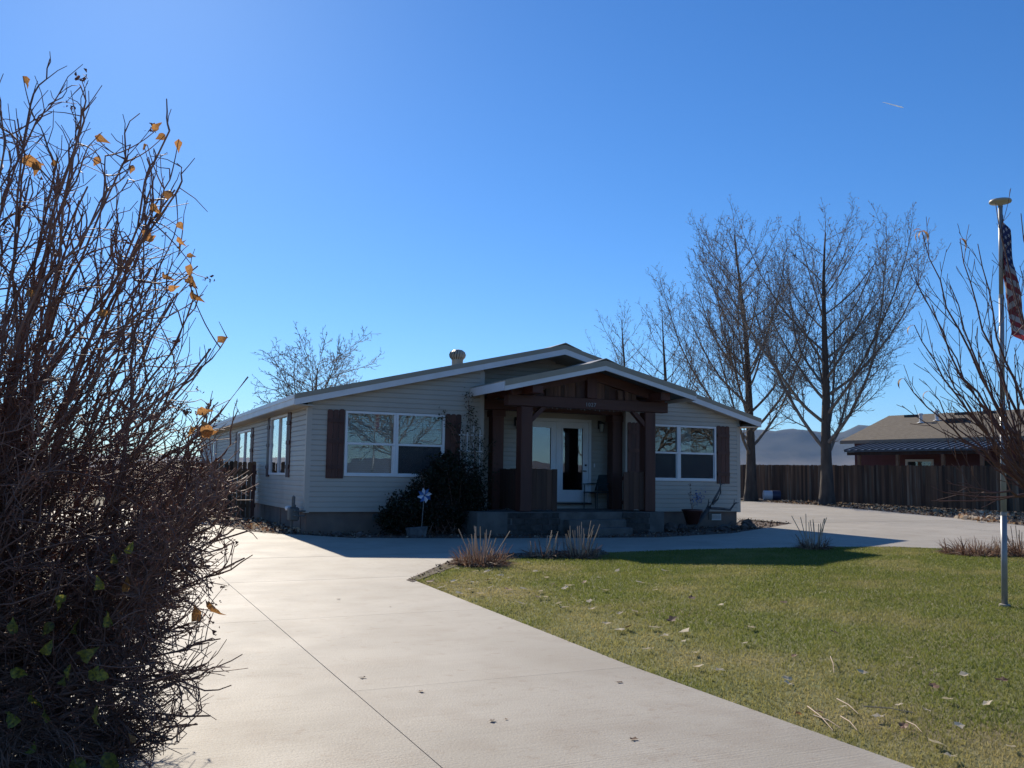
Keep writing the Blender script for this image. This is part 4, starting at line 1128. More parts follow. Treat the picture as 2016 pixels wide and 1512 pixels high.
MB().box(x0, x1, -.38, -.352, EZ - .19, EZ - .005).obj('fascia', mat('tan_fascia', (.30, .25, .21), (.26, .22, .18), 3, .7), NB)
zr = lambda y: EZ - .02 + (y + .35) / 4.65 * 1.64
for xx, yy in ((1.2, 3.9), (4.2, 3.9), (5.6, 3.9), (9.0, 3.9)):
    MB().box(xx - .35, xx + .35, yy - .12, yy + .12, zr(yy) - .05, zr(yy) + .10).obj('ridge_vent', MT['black'], roofn)
for xx, yy, h in ((2.6, 2.6, .42), (3.35, 2.9, .45)):
    MB().lathe([(.20, -.02), (.19, .0), (.09, .04), (.085, h), (.14, h + .01), (.12, h + .08), (.02, h + .1)], 12, (xx, yy, zr(yy))).obj('vent_pipe', MT['drum'], roofn)
MB().box(4.2, 5.2, 2.3, 2.75, zr(2.3), zr(2.75) + .08).obj('skylight', MT['black'], roofn)
# metal patio roof, posts, window
pz0, pz1 = 2.62, 3.06
pc = MB().add([(1.4, -2.6, pz0), (9.0, -2.6, pz0), (9.0, -.39, pz1), (1.4, -.39, pz1), (1.4, -2.6, pz0 - .10), (9.0, -2.6, pz0 - .10), (9.0, -.39, pz1 - .10), (1.4, -.39, pz1 - .10)],
              [(0, 1, 2, 3), (7, 6, 5, 4), (0, 4, 5, 1), (1, 5, 6, 2), (2, 6, 7, 3), (3, 7, 4, 0)]).obj('patio_roof', MT['darkmetal'], NB)
for k in range(20):
    xx = 1.42 + k * .397
    MB().bar((xx, -2.62, pz0 + .02), (xx, -.40, pz1 + .02), .035, .05).obj('seam', MT['darkmetal'], pc)
MB().box(1.5, 8.9, -2.5, -2.4, pz0 - .26, pz0 - .102).obj('patio_beam', MT['railboard'], NB)
tanpost = mat('tan_post', (.24, .12, .06), (.3, .16, .09), 4, .7)
for xx in (2.2, 4.4, 6.8, 8.7):
    MB().box(xx - .07, xx + .07, -2.52, -2.38, -.4, pz0 - .26).obj('patio_post', tanpost, NB)
nw = link('window', None, parent=NB)
nwm = MB().box(3.1, 3.22, .24, .30, .9, 2.2).box(4.55, 4.67, .24, .30, .9, 2.2).box(3.22, 4.55, .24, .30, 2.08, 2.2).box(3.22, 4.55, .24, .30, 1.72, 1.78).box(3.22, 4.55, .24, .30, .9, 1.0)
nwm.obj('frame', MT['white'], nw); MB().box(3.22, 4.55, .27, .298, 1.0, 2.08).obj('pane', MT['glass'], nw); MB().box(3.22, 4.55, .2985, .2995, 1.0, 2.08).obj('blind', MT['room'], nw)
MB().box(7.2, 9.2, .26, .299, .0, 2.1).obj('patio_door', MT['black'], NB)

# ------------------------------------------------------------------ hills
def hills():
    na, nr = 700, 26
    az = np.linspace(R(-180), R(180), na); t = np.linspace(0, 1, nr)
    A, T = np.meshgrid(az, t, indexing='ij')
    ridge = 262 + 26 * vnoise(A * 30, A * 0, 1, 1) + 12 * vnoise(A * 110, A * 0, 1, 2) + 26 * np.exp(-((A - .37) / .03) ** 2) - 42 * np.exp(-((A - .335) / .02) ** 2)
    Rr = 4200 + 1000 * T
    prof = np.clip(T * 1.35, 0, 1) ** 1.25 * (1 - .25 * np.clip((T - .74) / .26, 0, 1))
    ridge = ridge * np.where((A > 0) & (A < 1.2), 1, .3)
    Z = ridge * prof * (1 + .10 * vnoise(A * 60 + T * 5, T * 9, 1.3, 4)) + 16 * vnoise(A * 200, T * 30, 1, 6) * T + 7 * vnoise(A * 520, T * 70, 1, 8) * T + .7
    V = np.stack([Rr * np.sin(A), Rr * np.cos(A), Z], -1).reshape(-1, 3)
    i, k = np.meshgrid(np.arange(na - 1), np.arange(nr - 1), indexing='ij')
    Fq = np.stack([i * nr + k, (i + 1) * nr + k, (i + 1) * nr + k + 1, i * nr + k + 1], -1).reshape(-1, 4)
    return np_mesh('hills', V, Fq, smooth=True)
tag(link('hills', hills(), MT['mount']), kind='structure')
ct0, ct1 = at(1738, 201, 20000), at(1779, 212, 20000)
MB().tube([ct0, ct0 + (ct1 - ct0) * .35, ct0 + (ct1 - ct0) * .9, ct1], [4, 9, 13, 2], 6).obj('contrail', mat('ice_cloud', (.9, .9, .9), None, 1, 1, translucent=.5))
tag(bpy.data.objects['contrail'], 'short white contrail high in the upper right of the sky', 'contrail')
hz = MB().box(-5800, 5800, -5800, 5800, -3, 420).obj('haze', None)
hm = bpy.data.materials.new('haze'); hm.use_nodes = True; hm.node_tree.nodes.remove(hm.node_tree.nodes['Principled BSDF'])
pv = hm.node_tree.nodes.new('ShaderNodeVolumePrincipled'); pv.inputs['Color'].default_value = (.34, .60, 1, 1); pv.inputs['Density'].default_value = 0.00006
hm.node_tree.links.new(pv.outputs[0], hm.node_tree.nodes['Material Output'].inputs['Volume'])
hz.data.materials.append(hm); tag(hz, kind='stuff')
# row of bare trees off to the right, seen only as reflections in the windows
row = []
for x_, y_, h_ in ((26, -10, 10), (34, 4, 11), (42, -6, 10), (30, 12, 9)):
    out = {}; grow((x_, y_, float(gz(x_, y_))), (0, 0, 1), h_ * .92, .22, 0, dict(RND, levels=4, rmin=.02, gap=[.22, .36, .3, .3]), out)
    for lev in out: row += out[lev]
tag(tubes('tree_row', row, 4, MT['twig']), kind='stuff')

# ------------------------------------------------------------------ flagpole and flag
fpx, fpy = 5.68, 10.92; fgz = float(gz(fpx, fpy))
fp = thing('flagpole', 'silver telescoping flagpole with a round solar light on top', 'flagpole', (fpx, fpy, fgz))
top = np.array([.12, 0, 4.9 - fgz - .05])
def along(z): return tuple(top * (z / top[2]))
secs = [(0, 1.05, .034), (1.05, 2.35, .031), (2.35, 3.6, .028), (3.6, top[2], .025)]
for a, b, r in secs:
    MB().tube([along(a), along(b)], r, 14).obj('pole_section', MT['steel'], fp, smooth=True)
for z, r in ((1.05, .036), (2.35, .033), (3.6, .030)):
    MB().tube([along(z - .03), along(z + .01)], r, 14).obj('collar', MT['steel'], fp)
tz = top[2]
MB().lathe([(.02, -.06), (.03, -.02), (.118, .0), (.125, .015), (.118, .032), (.05, .045), (.01, .048)], 24, (top[0], 0, tz)).obj('solar_light', MT['vent'], fp, smooth=True)
MB().tube([(-.02, -.05, 1.55), (.10, -.07, 1.6), (.13, -.06, 1.68)], .010, 6).tube([along(1.53), along(1.60)], .043, 12).obj('cleat', MT['black'], fp)
MB().lathe([(.06, -.05), (.06, .015), (.04, .02)], 14).obj('base_sleeve', MT['concrete'], fp)
def flag_mat():
    m, nt, b = new_mat('flag_cloth'); N, L = nt.nodes, nt.links
    uv = N.new('ShaderNodeUVMap'); sx = N.new('ShaderNodeSeparateXYZ'); L.new(uv.outputs[0], sx.inputs[0])
    def mth(op, a, b_=None, c_=None):
        n = N.new('ShaderNodeMath'); n.operation = op
        for i, q in enumerate((a, b_, c_)):
            if q is None: continue
            if isinstance(q, (int, float)): n.inputs[i].default_value = q
            else: L.new(q, n.inputs[i])
        return n.outputs[0]
    st = mth('MODULO', mth('FLOOR', mth('MULTIPLY', sx.outputs[1], 13)), 2)
    mx = N.new('ShaderNodeMix'); mx.data_type = 'RGBA'; L.new(st, mx.inputs[0])
    mx.inputs[6].default_value = (.24, .035, .045, 1); mx.inputs[7].default_value = (.42, .40, .40, 1)
    can = mth('MULTIPLY', mth('LESS_THAN', sx.outputs[0], .4), mth('GREATER_THAN', sx.outputs[1], 6 / 13))
    # stars: staggered rows of five-pointed dots
    fu = mth('MULTIPLY', sx.outputs[0], 12 / .4); fv = mth('MULTIPLY', mth('SUBTRACT', sx.outputs[1], 6 / 13), 10 / (7 / 13))
    iu, iv = mth('ROUND', fu), mth('ROUND', fv)
    par = mth('MODULO', mth('ADD', iu, iv), 2)
    ddu, ddv = mth('SUBTRACT', fu, iu), mth('SUBTRACT', fv, iv)
    rr = mth('SQRT', mth('ADD', mth('MULTIPLY', ddu, ddu), mth('MULTIPLY', ddv, ddv)))
    an = mth('ARCTAN2', ddu, ddv); lim = mth('MULTIPLY_ADD', mth('COSINE', mth('MULTIPLY', an, 5)), .13, .33)
    star = mth('MULTIPLY', mth('LESS_THAN', rr, lim), mth('LESS_THAN', par, .5))
    m2 = N.new('ShaderNodeMix'); m2.data_type = 'RGBA'; L.new(star, m2.inputs[0]); m2.inputs[6].default_value = (.018, .028, .11, 1); m2.inputs[7].default_value = (.45, .46, .5, 1)
    m3 = N.new('ShaderNodeMix'); m3.data_type = 'RGBA'; L.new(can, m3.inputs[0]); L.new(mx.outputs[2], m3.inputs[6]); L.new(m2.outputs[2], m3.inputs[7])
    L.new(m3.outputs[2], b.inputs['Base Color']); b.inputs['Roughness'].default_value = .7
    tr = N.new('ShaderNodeBsdfTranslucent'); L.new(m3.outputs[2], tr.inputs[0]); ms = N.new('ShaderNodeMixShader'); ms.inputs[0].default_value = .35
    L.new(b.outputs[0], ms.inputs[1]); L.new(tr.outputs[0], ms.inputs[2]); L.new(ms.outputs[0], N['Material Output'].inputs[0])
    return m
def flag():
    nu, nv = 72, 40; hoist, fly = .88, 1.5
    V, uvs = [], []
    for j in range(nv + 1):
        v = j / nv
        for i in range(nu + 1):
            u = i / nu; s = u * fly
            ph = u * 3.4 * 2 * math.pi + v * 1.2
            wx = .04 + .09 * u + .03 * (1 - v)
            x = .012 + wx * (1 - math.cos(ph)) * .5 * min(1, u * 7) + .05 * u * (1 - v) + .02 * (1 - v) * min(1, u * 6)
            y = -.01 + .055 * math.sin(ph * .5 + .5 * v) * min(1, u * 6) + .02 * math.sin(9 * v + 5 * u)
            z = -(1 - v) * hoist * .98 - .78 * u ** .9 - .10 * x
            V.append((x, y, z)); uvs.append((u, v))
    Fc = [(j * (nu + 1) + i, j * (nu + 1) + i + 1, (j + 1) * (nu + 1) + i + 1, (j + 1) * (nu + 1) + i) for j in range(nv) for i in range(nu)]
    me = bpy.data.meshes.new('flag'); me.from_pydata(V, [], Fc); me.update()
    ul = me.uv_layers.new(name='uv')
    for lp in me.loops: ul.data[lp.index].uv = uvs[lp.vertex_index]
    me.polygons.foreach_set('use_smooth', [True] * len(Fc)); return me
flg = thing('flag', 'limp red white and blue striped flag hanging from the flagpole', 'flag', (fpx + .10, fpy - .01, 4.82))
link('cloth', flag(), flag_mat(), flg)
MB().tube([(.0, -.01, .02), (.03, -.012, .0), (.035, -.01, -.03)], .006, 6).obj('snap_hook', MT['steel'], flg)

# ------------------------------------------------------------------ dry grass clumps
def ribbon_stems(n, spread, hmin, hmax, w, lean, cols, curve=.3):
    V, Fq, cc = [], [], []
    for _ in range(n):
        a = rng.uniform(0, 6.28); r = spread * math.sqrt(rng.random()); p = np.array([r * math.cos(a), r * math.sin(a), 0])
        b = a + rng.normal(0, .6); ln = lean * rng.random(); d = unit(np.array([math.cos(b) * ln, math.sin(b) * ln, 1])); L_ = rng.uniform(hmin, hmax); ww = w * rng.uniform(.6, 1.3)
        sd_ = unit(np.cross(d, rng.normal(0, 1, 3))); col = np.array(cols[rng.integers(0, len(cols))]) * rng.uniform(.75, 1.2); o = len(V)
        for i in range(4):
            V += [p - sd_ * ww * (1 - i * .22), p + sd_ * ww * (1 - i * .22)]; cc += [col, col]
            d = unit(d + np.array([math.cos(b), math.sin(b), 0]) * curve * ln * .4 + np.array([0, 0, -curve * .25 * ln])); p = p + d * L_ / 3
        for i in range(3): Fq.append((o + 2 * i, o + 2 * i + 1, o + 2 * i + 3, o + 2 * i + 2))
    return np.array(V), np.array(Fq), np.array(cc)
def clump(label, x, y, rad, hgt, nst, mound, group='dry cut-back plant clumps along the lawn edge', tall=1.0):
    t = thing('dry_plant', label, 'plant', (x, y, float(gz(x, y))), 0, group)
    for _ in range(nst):
        a = rng.uniform(0, 6.28); r = rad * .45 * math.sqrt(rng.random()); ln = rng.uniform(.05, .85) * (r / rad + .3)
        b = a + rng.normal(0, .4); L_ = hgt * rng.uniform(.6, 1.1)
        p0 = np.array([r * math.cos(a), r * math.sin(a), 0.02]); p1 = p0 + unit(np.array([math.cos(b) * ln, math.sin(b) * ln, 1])) * L_
        link('stem', np_mesh('stem', *tubes_np([(np.array([p0, (p0 + p1) / 2 + rng.normal(0, .008, 3), p1]), np.array([.009, .008, .007]))], 5)), MT['drystem'], t)
    V, Fq, cc = ribbon_stems(int(mound * 1.5), rad, .10, .34, .009, 2.8, [(.26, .15, .095), (.19, .105, .065), (.40, .28, .19), (.11, .06, .04)], 2.2)
    tag(link('dead_leaves', np_mesh('dead_leaves', V, Fq, cc), MT['drygrass'], t), kind='stuff')
    return t
MT['drystem'] = mat('dry_hollow_stem', (.38, .26, .17), (.50, .37, .25), 5, .6)
clump('sunlit rusty clump of dry stems at the left tip of the lawn', -.44, 14.75, .40, .55, 20, 1100)
clump('low dead plant with a few leaning stems at the shaded lawn edge', .62, 16.15, .30, .42, 7, 260)
clump('dead plant with many upright grey stems in front of the porch steps', 1.2, 16.25, .34, .55, 18, 420)
clump('dead plant with a tight sheaf of stems at the tip of the house shadow', 5.95, 18.55, .28, .62, 12, 420)
clump('low spreading mound of dead leaves left of the flagpole', 8.75, 17.8, .55, .22, 3, 1500)
clump('tall mound of tangled dead leaves right of the flagpole', 9.55, 17.65, .45, .55, 9, 1800)

# ------------------------------------------------------------------ plants and ornaments by the house
def leaf_cloud(name, pts, size, cols, parent):
    V, Fq, cc = leaf_quads(pts, size, cols)
    return tag(link(name, np_mesh(name, V, Fq, cc), MT['evergreen'], parent), kind='stuff')
hs_rot = YAW
def house_thing(name, label, cat, hx, hy, group=None, z=None):
    w = h2w(hx, hy, 0); return thing(name, label, cat, (w[0], w[1], float(gz(w[0], w[1])) if z is None else H0[2] + z), YAW, group)
shrub = house_thing('shrub', 'dense dark rose shrub under the left front window', 'shrub', 2.95, -.55)
n = 19000; P = rng.normal(0, 1, (n, 3)); P /= np.linalg.norm(P, axis=1, keepdims=True); P *= rng.random((n, 1)) ** .4
lob = [((.35, 0, .85), (.75, .42, 1.0)), ((-.55, -.05, .55), (.70, .40, .55)), ((.75, 0, .55), (.45, .38, .75)), ((-1.0, -.05, .30), (.40, .35, .35)), ((-.15, 0, .75), (.65, .42, .72)), ((.1, .05, 1.25), (.45, .35, .55))]
pts = np.concatenate([P[i::6] * np.array(r) + np.array(c) for i, (c, r) in enumerate(lob)])
pts += .08 * np.sin(pts[:, [1, 2, 0]] * 9) + rng.normal(0, .05, pts.shape)
pts = pts[pts[:, 2] > .02]
leaf_cloud('foliage', pts, .038, [(.014, .022, .012), (.022, .030, .014), (.035, .020, .014), (.018, .026, .018)], shrub)
ss = []
for k in range(46):
    e = pts[rng.integers(0, len(pts))] * 1.04; s = np.array([rng.normal(0, .35), rng.normal(0, .12), 0])
    ss.append((bez(s, (s + e) / 2 + np.array([0, 0, .2]), e + rng.normal(0, .06, 3), 7), np.linspace(.010, .003, 8)))
V, Fq = tubes_np(ss, 4); link('branches', np_mesh('branches', V, Fq), MT['bushtwig'], shrub)
tre = house_thing('trellis', 'white lattice trellis against the wall left of the porch', 'trellis', 3.86, -.10)
for k in range(4):
    MB().box(-.24 + k * .16 - .012, -.24 + k * .16 + .012, .0, .02, .0, 2.55 - .1 * abs(k - 1.5)).obj('slat', MT['white'], tre)
for k in range(6):
    MB().box(-.30, .30, -.022, -.002, .35 + k * .38, .375 + k * .38).obj('rail', MT['white'], tre)
vine = house_thing('climbing_vine', 'thin dark climbing rose vine reaching up the trellis to the porch eave', 'vine', 3.75, -.18)
vs_, vp = [], []
for e in ((-.75, 0, 2.72), (-.62, 0, 2.74), (.05, 0, 3.26), (-.05, 0, 3.2), (.2, 0, 2.6), (.35, 0, 2.2), (.55, 0, 1.9), (-.2, 0, 2.5), (.45, 0, 1.5), (-.95, 0, 1.75), (.7, -.05, 2.15), (.1, 0, 2.95), (.62, 0, 1.2), (-.3, 0, 1.9)):
    e = np.array(e, float); s = np.array([rng.uniform(-.3, .3), -.02, 0.05]); m_ = np.array([(s[0] + e[0]) * .3 + .05, -.05, e[2] * .75 + .2])
    p = bez(s, m_, e, 12); p[1:] += rng.normal(0, .02, (12, 3)); p[:, 1] = np.clip(p[:, 1], -.14, -.005)
    vs_.append((p, np.linspace(.010, .003, 13))); vp.append(np.repeat(p[4:], 8, 0))
V, Fq = tubes_np(vs_, 4); link('stems', np_mesh('stems', V, Fq), MT['bushtwig'], vine)
vp = np.concatenate(vp); vp = vp + rng.normal(0, .06, vp.shape); low = rng.normal(0, 1, (900, 3)) * np.array([.28, .06, .55]) + np.array([.15, -.1, 1.0]); low = low[low[:, 2] > .05]
vp = np.concatenate([vp, low]); vp[:, 1] = np.clip(vp[:, 1], -.3, .12)
leaf_cloud('foliage', vp, .030, [(.018, .030, .014), (.03, .045, .02), (.05, .05, .025)], vine)

pin = house_thing('pinwheel', 'blue and white foil pinwheel on a thin stick before the dark shrub', 'pinwheel', 2.30, -1.35)
MB().tube([(-.05, 0, 0), (0, 0, .86)], .005, 6).obj('stick', MT['steel'], pin)
for k in range(8):
    th = k * math.pi / 4 + .2; c_, s_ = math.cos(th), math.sin(th); r_ = .17
    f = lambda a, b, y: (a * c_ - b * s_, y, .88 + a * s_ + b * c_)
    MB().add([f(0.01, 0, -.02), f(r_ * .55, -.03, -.035), f(r_, .0, -.02), f(r_ * .6, .055, -.06)], [(0, 1, 2, 3)]).obj('petal', MT['blue'] if k % 2 else MT['silver'], pin)
stone = house_thing('stone_planter', 'pale grey rough stone planter at the edge of the bed below the shrub', 'planter', 2.13, -1.42)
MB().add([(-.17, -.12, -.03), (.15, -.12, -.03), (.15, .12, -.03), (-.17, .12, -.03), (-.21, -.15, .19), (.20, -.14, .22), (.20, .15, .21), (-.21, .15, .18), (-.15, -.1, .17), (.14, -.1, .18), (.14, .1, .18), (-.15, .1, .17)],
         [(3, 2, 1, 0), (0, 1, 5, 4), (1, 2, 6, 5), (2, 3, 7, 6), (3, 0, 4, 7), (4, 5, 9, 8), (5, 6, 10, 9), (6, 7, 11, 10), (7, 4, 8, 11), (8, 9, 10, 11)]).obj('trough', MT['planter'], stone)
pot = house_thing('plant_pot', 'dark flared plant pot on a stand by the right front window', 'pot', 9.76, -.7)
MB().lathe([(.12, .12), (.15, .14), (.245, .44), (.27, .46), (.27, .50), (.245, .50), (.23, .47), (.02, .46)], 20).obj('bowl', MT['terra'], pot, smooth=True)
ps = MB()
for k in range(3):
    th = k * 2.094 + .4; ps.tube([(.13 * math.cos(th), .13 * math.sin(th), .16), (.19 * math.cos(th), .19 * math.sin(th), 0)], .010, 6)
ps.lathe([(.14, .10), (.14, .115)], 14).obj('stand', MT['black'], pot)
pp_ = house_thing('potted_plant', 'dried twiggy plant with blue flowers standing in the dark pot', 'plant', 9.76, -.7, z=.02)
st = [(bez(np.zeros(3), np.array([-.05, 0, .25]), np.array([-.06, 0, .72]), 8), np.linspace(.006, .003, 9))]
for e in ((.18, -.05, .45), (.25, 0, .32), (.10, .05, .5), (.2, .03, .2), (-.14, 0, .5)):
    st.append((bez(np.zeros(3), np.array([0, 0, .2]), np.array(e), 6), np.linspace(.004, .002, 7)))
V, Fq = tubes_np(st, 5); link('stems', np_mesh('stems', V, Fq), MT['bushtwig'], pp_)
V, Fq, cc = leaf_quads(np.array([.17, 0, .36]) + rng.normal(0, 1, (90, 3)) * np.array([.07, .06, .10]), .028, [(.10, .16, .42), (.2, .28, .5), (.05, .08, .25)])
tag(link('flowers', np_mesh('flowers', V, Fq, cc), MT['leafattr'], pp_), kind='stuff')
V, Fq, cc = leaf_quads(st[0][0][3:][rng.integers(0, 6, 40)] + rng.normal(0, .025, (40, 3)), .022, [(.05, .02, .02), (.08, .03, .02)])
tag(link('leaves', np_mesh('leaves', V, Fq, cc), MT['leafattr'], pp_), kind='stuff')
dw = house_thing('driftwood', 'grey branching driftwood leaning beside the dark pot', 'driftwood', 10.0, -.45)
def dbranch(pts, r):
    pts = np.array(pts, float); V, Fq = tubes_np([(pts, np.array(r))], 8); return np_mesh('branch', V, Fq, smooth=True)
for pts, r in (([(0, 0, -.05), (.15, 0, .20), (.42, .0, .47), (.62, .0, .72), (.78, -.02, .98), (.83, -.02, 1.12)], [.075, .07, .055, .035, .025, .012]),
               ([(.83, -.02, 1.1), (.80, -.02, 1.22), (.80, -.02, 1.36)], [.014, .012, .006]), ([(.82, -.02, 1.12), (.90, -.02, 1.16), (.97, -.02, 1.15)], [.013, .010, .006]),
               ([(.58, 0, .62), (.76, .03, .74), (.86, .03, .92), (.84, 0, 1.08)], [.03, .022, .018, .012]), ([(.50, 0, .52), (.85, .05, .50), (1.18, .05, .47), (1.28, .05, .58), (1.38, .05, .67)], [.035, .035, .03, .022, .014]),
               ([(1.30, .05, .60), (1.32, .05, .75)], [.016, .008]), ([(1.33, .05, .64), (1.46, .05, .66)], [.014, .008]), ([(.33, 0, .38), (.42, -.03, .60), (.44, -.03, .75)], [.03, .018, .010]),
               ([(.43, -.03, .66), (.52, -.03, .68)], [.012, .006]), ([(.55, -.2, -.02), (.72, -.22, .08), (.90, -.22, .07), (1.03, -.22, .18)], [.03, .028, .022, .012]), ([(.06, 0, .10), (-.06, 0, .22), (-.10, 0, .34)], [.03, .02, .01])):
    link('branch', dbranch(pts, r), MT['drift'], dw)
def rock_mesh(seed, sx, sy, sz):
    bm = bmesh.new(); bmesh.ops.create_icosphere(bm, subdivisions=3, radius=1); r = np.random.default_rng(seed); ph = r.uniform(0, 6, 6)
    for v in bm.verts:
        c = v.co; f = 1 + .16 * math.sin(3 * c.x + ph[0]) * math.cos(2.5 * c.y + ph[1]) + .10 * math.sin(6 * c.z + ph[2] + 3 * c.x) + .05 * math.sin(13 * c.y + ph[3]) + .04 * math.sin(17 * c.x + ph[4])
        v.co = Vector((c.x * sx * f, c.y * sy * f, max(c.z, -.4) * sz * f))
    me = bpy.data.meshes.new('rock'); bm.to_mesh(me); bm.free(); return me
for i, (hx_, hy_, sx, sy, sz, lab) in enumerate(((11.62, -.55, .17, .15, .17, 'largest dark lava rock at the right corner of the house'), (11.36, -.75, .12, .10, .09, 'small dark rock in front of the largest corner rock'),
        (11.82, -.50, .10, .09, .08, 'small rock on the driveway side of the largest corner rock'), (10.75, -1.15, .11, .09, .08, 'round rock at the bed edge below the driftwood'), (10.2, -1.35, .13, .10, .08, 'flat rock at the bed edge right of the plant pot'),
        (8.75, -1.2, .20, .14, .15, 'dark lava rock beside the right porch pier'), (9.15, -1.15, .14, .12, .12, 'lava rock between the porch pier and the plant pot'), (.55, -.75, .13, .10, .07, 'flat rock in the bed near the left house corner'), (1.0, -1.0, .10, .08, .06, 'small rock in the bed under the left shutter'))):
    w = h2w(hx_, hy_, 0)
    tag(link('rock', rock_mesh(i, sx, sy, sz), MT['rock'], None, (w[0], w[1], float(gz(w[0], w[1])) + sz * .3), (0, 0, i * 1.3)), lab, 'rock', 'rocks in the garden bed')
# gas meter
gm = house_thing('gas_meter', 'grey gas meter with looped pipe on the left side of the house', 'gas meter', -.22, .15, z=0)
MB().box(-.11, .11, -.14, .14, -.20, .10).obj('meter_body', MT['greypaint'], gm, bevel=.03)
MB().lathe([(.03, 0), (.05, .01), (.05, .05), (.02, .06)], 12, (0, -.05, .10)).tube([(0, -.05, .15), (0, -.05, .33)], .028, 8).obj('riser', MT['greypaint'], gm)
MB().tube([(0, .10, .08), (0, .10, .26), (0, .085, .32), (0, .02, .335), (0, -.05, .32)], .02, 8).obj('loop_pipe', MT['greypaint'], gm)
MB().tube([(.0, -.14, .02), (.0, -.26, .02), (.22, -.26, .02)], .018, 8).tube([(0, -.14, -.08), (0, -.3, -.08), (.2, -.3, -.08)], .018, 8).obj('supply_pipe', MT['greypaint'], gm)
MB().lathe([(.07, 0), (.085, .03), (.085, .08), (.03, .10)], 14, (-.06, .2, .02)).obj('regulator', MT['drum'], gm, smooth=True)
MB().tube([(0, .11, -.2), (0, .11, -.6)], .02, 8).obj('ground_pipe', MT['greypaint'], gm)
# porch chair
ch = house_thing('patio_chair', 'dark teal patio chair in the shade right of the front door', 'chair', 7.60, .47, z=PZ)
ch.rotation_euler = (0, 0, YAW + R(-70))
MB().box(-.24, .24, -.23, .23, .41, .44).obj('seat', MT['teal'], ch, bevel=.01)
MB().add([(-.24, .22, .46), (.24, .22, .46), (.22, .34, .88), (-.22, .34, .88), (-.24, .245, .46), (.24, .245, .46), (.22, .365, .88), (-.22, .365, .88)], [(0, 1, 2, 3), (5, 4, 7, 6), (3, 2, 6, 7), (0, 3, 7, 4), (1, 5, 6, 2)]).obj('backrest', MT['teal'], ch)
for sx in (-1, 1):
    MB().tube([(sx * .22, -.21, 0), (sx * .22, -.20, .62)], .014, 6).obj('leg', MT['teal'], ch)
    MB().tube([(sx * .22, .24, 0), (sx * .22, .22, .45)], .014, 6).obj('leg', MT['teal'], ch)
    MB().bar((sx * .23, -.23, .635), (sx * .23, .27, .655), .05, .022).obj('armrest', MT['teal'], ch)
# drum lying at the foot of the poplar
bp_ = G(1500, 983); bx, by = 13.3, 48.5
dr = thing('plastic_drum', 'white drum with a dark blue end lying at the foot of the poplar', 'drum', (bx, by, float(gz(bx, by)) + .25))
MB().tube([(-.28, 0, 0), (.14, -.02, 0)], .25, 18).obj('drum_body', MT['drum'], dr, smooth=False)
MB().tube([(.145, -.02, 0), (.55, -.05, -.01)], .27, 18).obj('drum_end', MT['bluedrum'], dr)

# ------------------------------------------------------------------ fallen leaves and sticks
def ground_leaf(i, m, seed):
    r = random.Random(seed); n = 10; P = [(0, 0, .006)]
    for k in range(n):
        a = 2 * math.pi * k / n; rr = (.55 + .45 * abs(math.cos(a / 2))) * (1 if k % 2 else .72) * r.uniform(.8, 1.15)
        P.append((rr * math.cos(a), .72 * rr * math.sin(a), r.uniform(.05, .75) * rr * .38))
    P.append((-1.1, .05, .25))
    me = bpy.data.meshes.new('fallen_leaf'); me.from_pydata(P, [], [(0, 1 + k, 1 + (k + 1) % n) for k in range(n)] + [(0, 6, 11)]); me.update(); me.materials.append(m); return me
gl_p = [ground_leaf(i, MT['leaf_pale'], i) for i in range(5)]; gl_b = [ground_leaf(i, MT['leaf_brown'], i + 20) for i in range(4)]
spots = [(868, 1130), (900, 1122), (935, 1128), (960, 1128), (985, 1136), (1000, 1110), (1040, 1110), (870, 1160), (895, 1147), (922, 1146), (935, 1150), (960, 1145), (1005, 1140), (925, 1164), (997, 1164), (1034, 1164), (1062, 1168), (1092, 1154), (1112, 1162), (1120, 1156), (1188, 1165), (1215, 1127), (1310, 1127),
         (1027, 1192), (1060, 1180), (1072, 1179), (1100, 1192), (1111, 1200), (1160, 1188), (1165, 1203), (1222, 1211), (1235, 1240), (1250, 1208), (1192, 1232), (1222, 1245), (1290, 1240), (1308, 1256), (1347, 1249), (1322, 1226), (1345, 1268), (1366, 1290), (1277, 1283), (1467, 1271), (1378, 1317), (1415, 1325), (1564, 1296),
         (1552, 1343), (1553, 1352), (1838, 1356), (1975, 1345), (1865, 1383), (1825, 1405), (1888, 1435), (1660, 1398), (1730, 1418), (1780, 1436), (1840, 1470), (1872, 1497), (1990, 1478), (1610, 1408), (1770, 1395), (1945, 1390), (1900, 1335), (1480, 1240), (1545, 1190), (1645, 1250), (1420, 1195), (1360, 1180), (1790, 1300), (1700, 1330),
         (1150, 1150), (1180, 1140), (1260, 1150), (1290, 1165), (1075, 1140), (1055, 1128), (965, 1160), (945, 1172), (905, 1172), (850, 1148)]
for i, (u, v) in enumerate(spots):
    p = G(u, v); br = rng.random() < .2
    s = rng.uniform(.05, .085) * (1.0 if v < 1250 else .75)
    o = link('fallen_leaf', random.choice(gl_b if br else gl_p), None, None, (p[0], p[1], float(gz(p[0], p[1])) + .022), (rng.uniform(-.3, .3), rng.uniform(-.3, .3), rng.uniform(0, 6.28)))
    o.scale = (s, s, s)
    tag(o, 'brown curled leaf fallen on the lawn' if br else 'pale curled leaf fallen on the lawn', 'leaf', 'brown leaves on the lawn' if br else 'pale leaves scattered on the lawn')
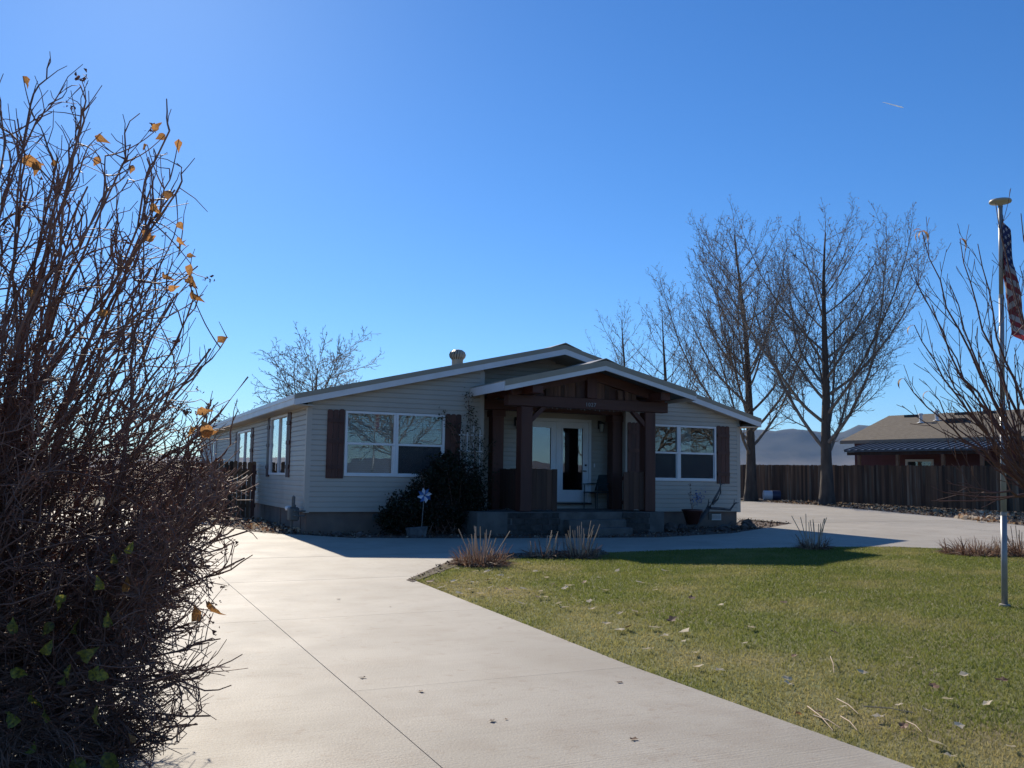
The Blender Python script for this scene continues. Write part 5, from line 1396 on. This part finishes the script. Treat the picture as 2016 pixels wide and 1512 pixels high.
for u, v, lab in ((667, 1180, 'small dark leaf on the concrete between the bush and the lawn tip'), (713, 1335, 'small dark leaf on the concrete near the long joint'), (828, 1362, 'dark leaf on the concrete just past the long joint'), (970, 1420, 'dark crumpled leaf on the concrete, larger of a close pair'),
                  (997, 1417, 'tiny dark leaf on the concrete, smaller of a close pair'), (1218, 1344, 'flat brown leaf on the concrete near the lawn edge'), (1246, 1457, 'crumpled brown leaf on the concrete nearest the bottom edge'), (768, 1195, 'tiny leaf on the concrete left of the lawn tip')):
    p = G(u, v); s = .032 if 'tiny' not in lab else .016
    o = link('fallen_leaf', random.choice(gl_b), None, None, (p[0], p[1], float(gz(p[0], p[1])) + .004), (0, 0, rng.uniform(0, 6.28))); o.scale = (s, s, s)
    tag(o, lab, 'leaf', 'brown leaves on the driveway')
p = G(1567, 1415); o = link('fallen_leaf', lm_o[0], None, None, (p[0], p[1], float(gz(*p[:2])) + .03), (.2, .1, .5)); o.scale = (.06,) * 3; tag(o, 'orange leaf at the driveway edge of the lawn near the twigs', 'leaf')
for i, ((u0, v0), (u1, v1), lab) in enumerate((((1590, 1400), (1640, 1445), 'longest pale twig lying across the lawn edge'), ((1602, 1418), (1655, 1440), 'pale twig crossing the longest one'), ((1648, 1385), (1690, 1412), 'pale twig on the grass above the crossing twigs'), ((1655, 1420), (1688, 1445), 'short twig on the grass right of the crossing twigs'),
        ((1784, 1430), (1815, 1448), 'pale twig lying beside white leaves on the right of the lawn'), ((1635, 1300), (1642, 1330), 'thin curved twig alone in the middle of the lawn'), ((1700, 1400), (1800, 1410), 'long thin dark twig on the right of the lawn'))):
    a, b = G(u0, v0), G(u1, v1); z0_ = float(gz(*a[:2])) + .03; z1_ = float(gz(*b[:2])) + .02
    m_ = (a + b) / 2; pts = np.array([[a[0], a[1], z0_], [m_[0] + .008, m_[1], (z0_ + z1_) / 2 + .008], [b[0], b[1], z1_]])
    V, Fq = tubes_np([(pts, np.array([.0045, .0035, .002]))], 5)
    tag(link('fallen_twig', np_mesh('fallen_twig', V - pts[0], Fq), MT['drystem'], None, tuple(pts[0])), lab, 'twig', 'twigs on the lawn')
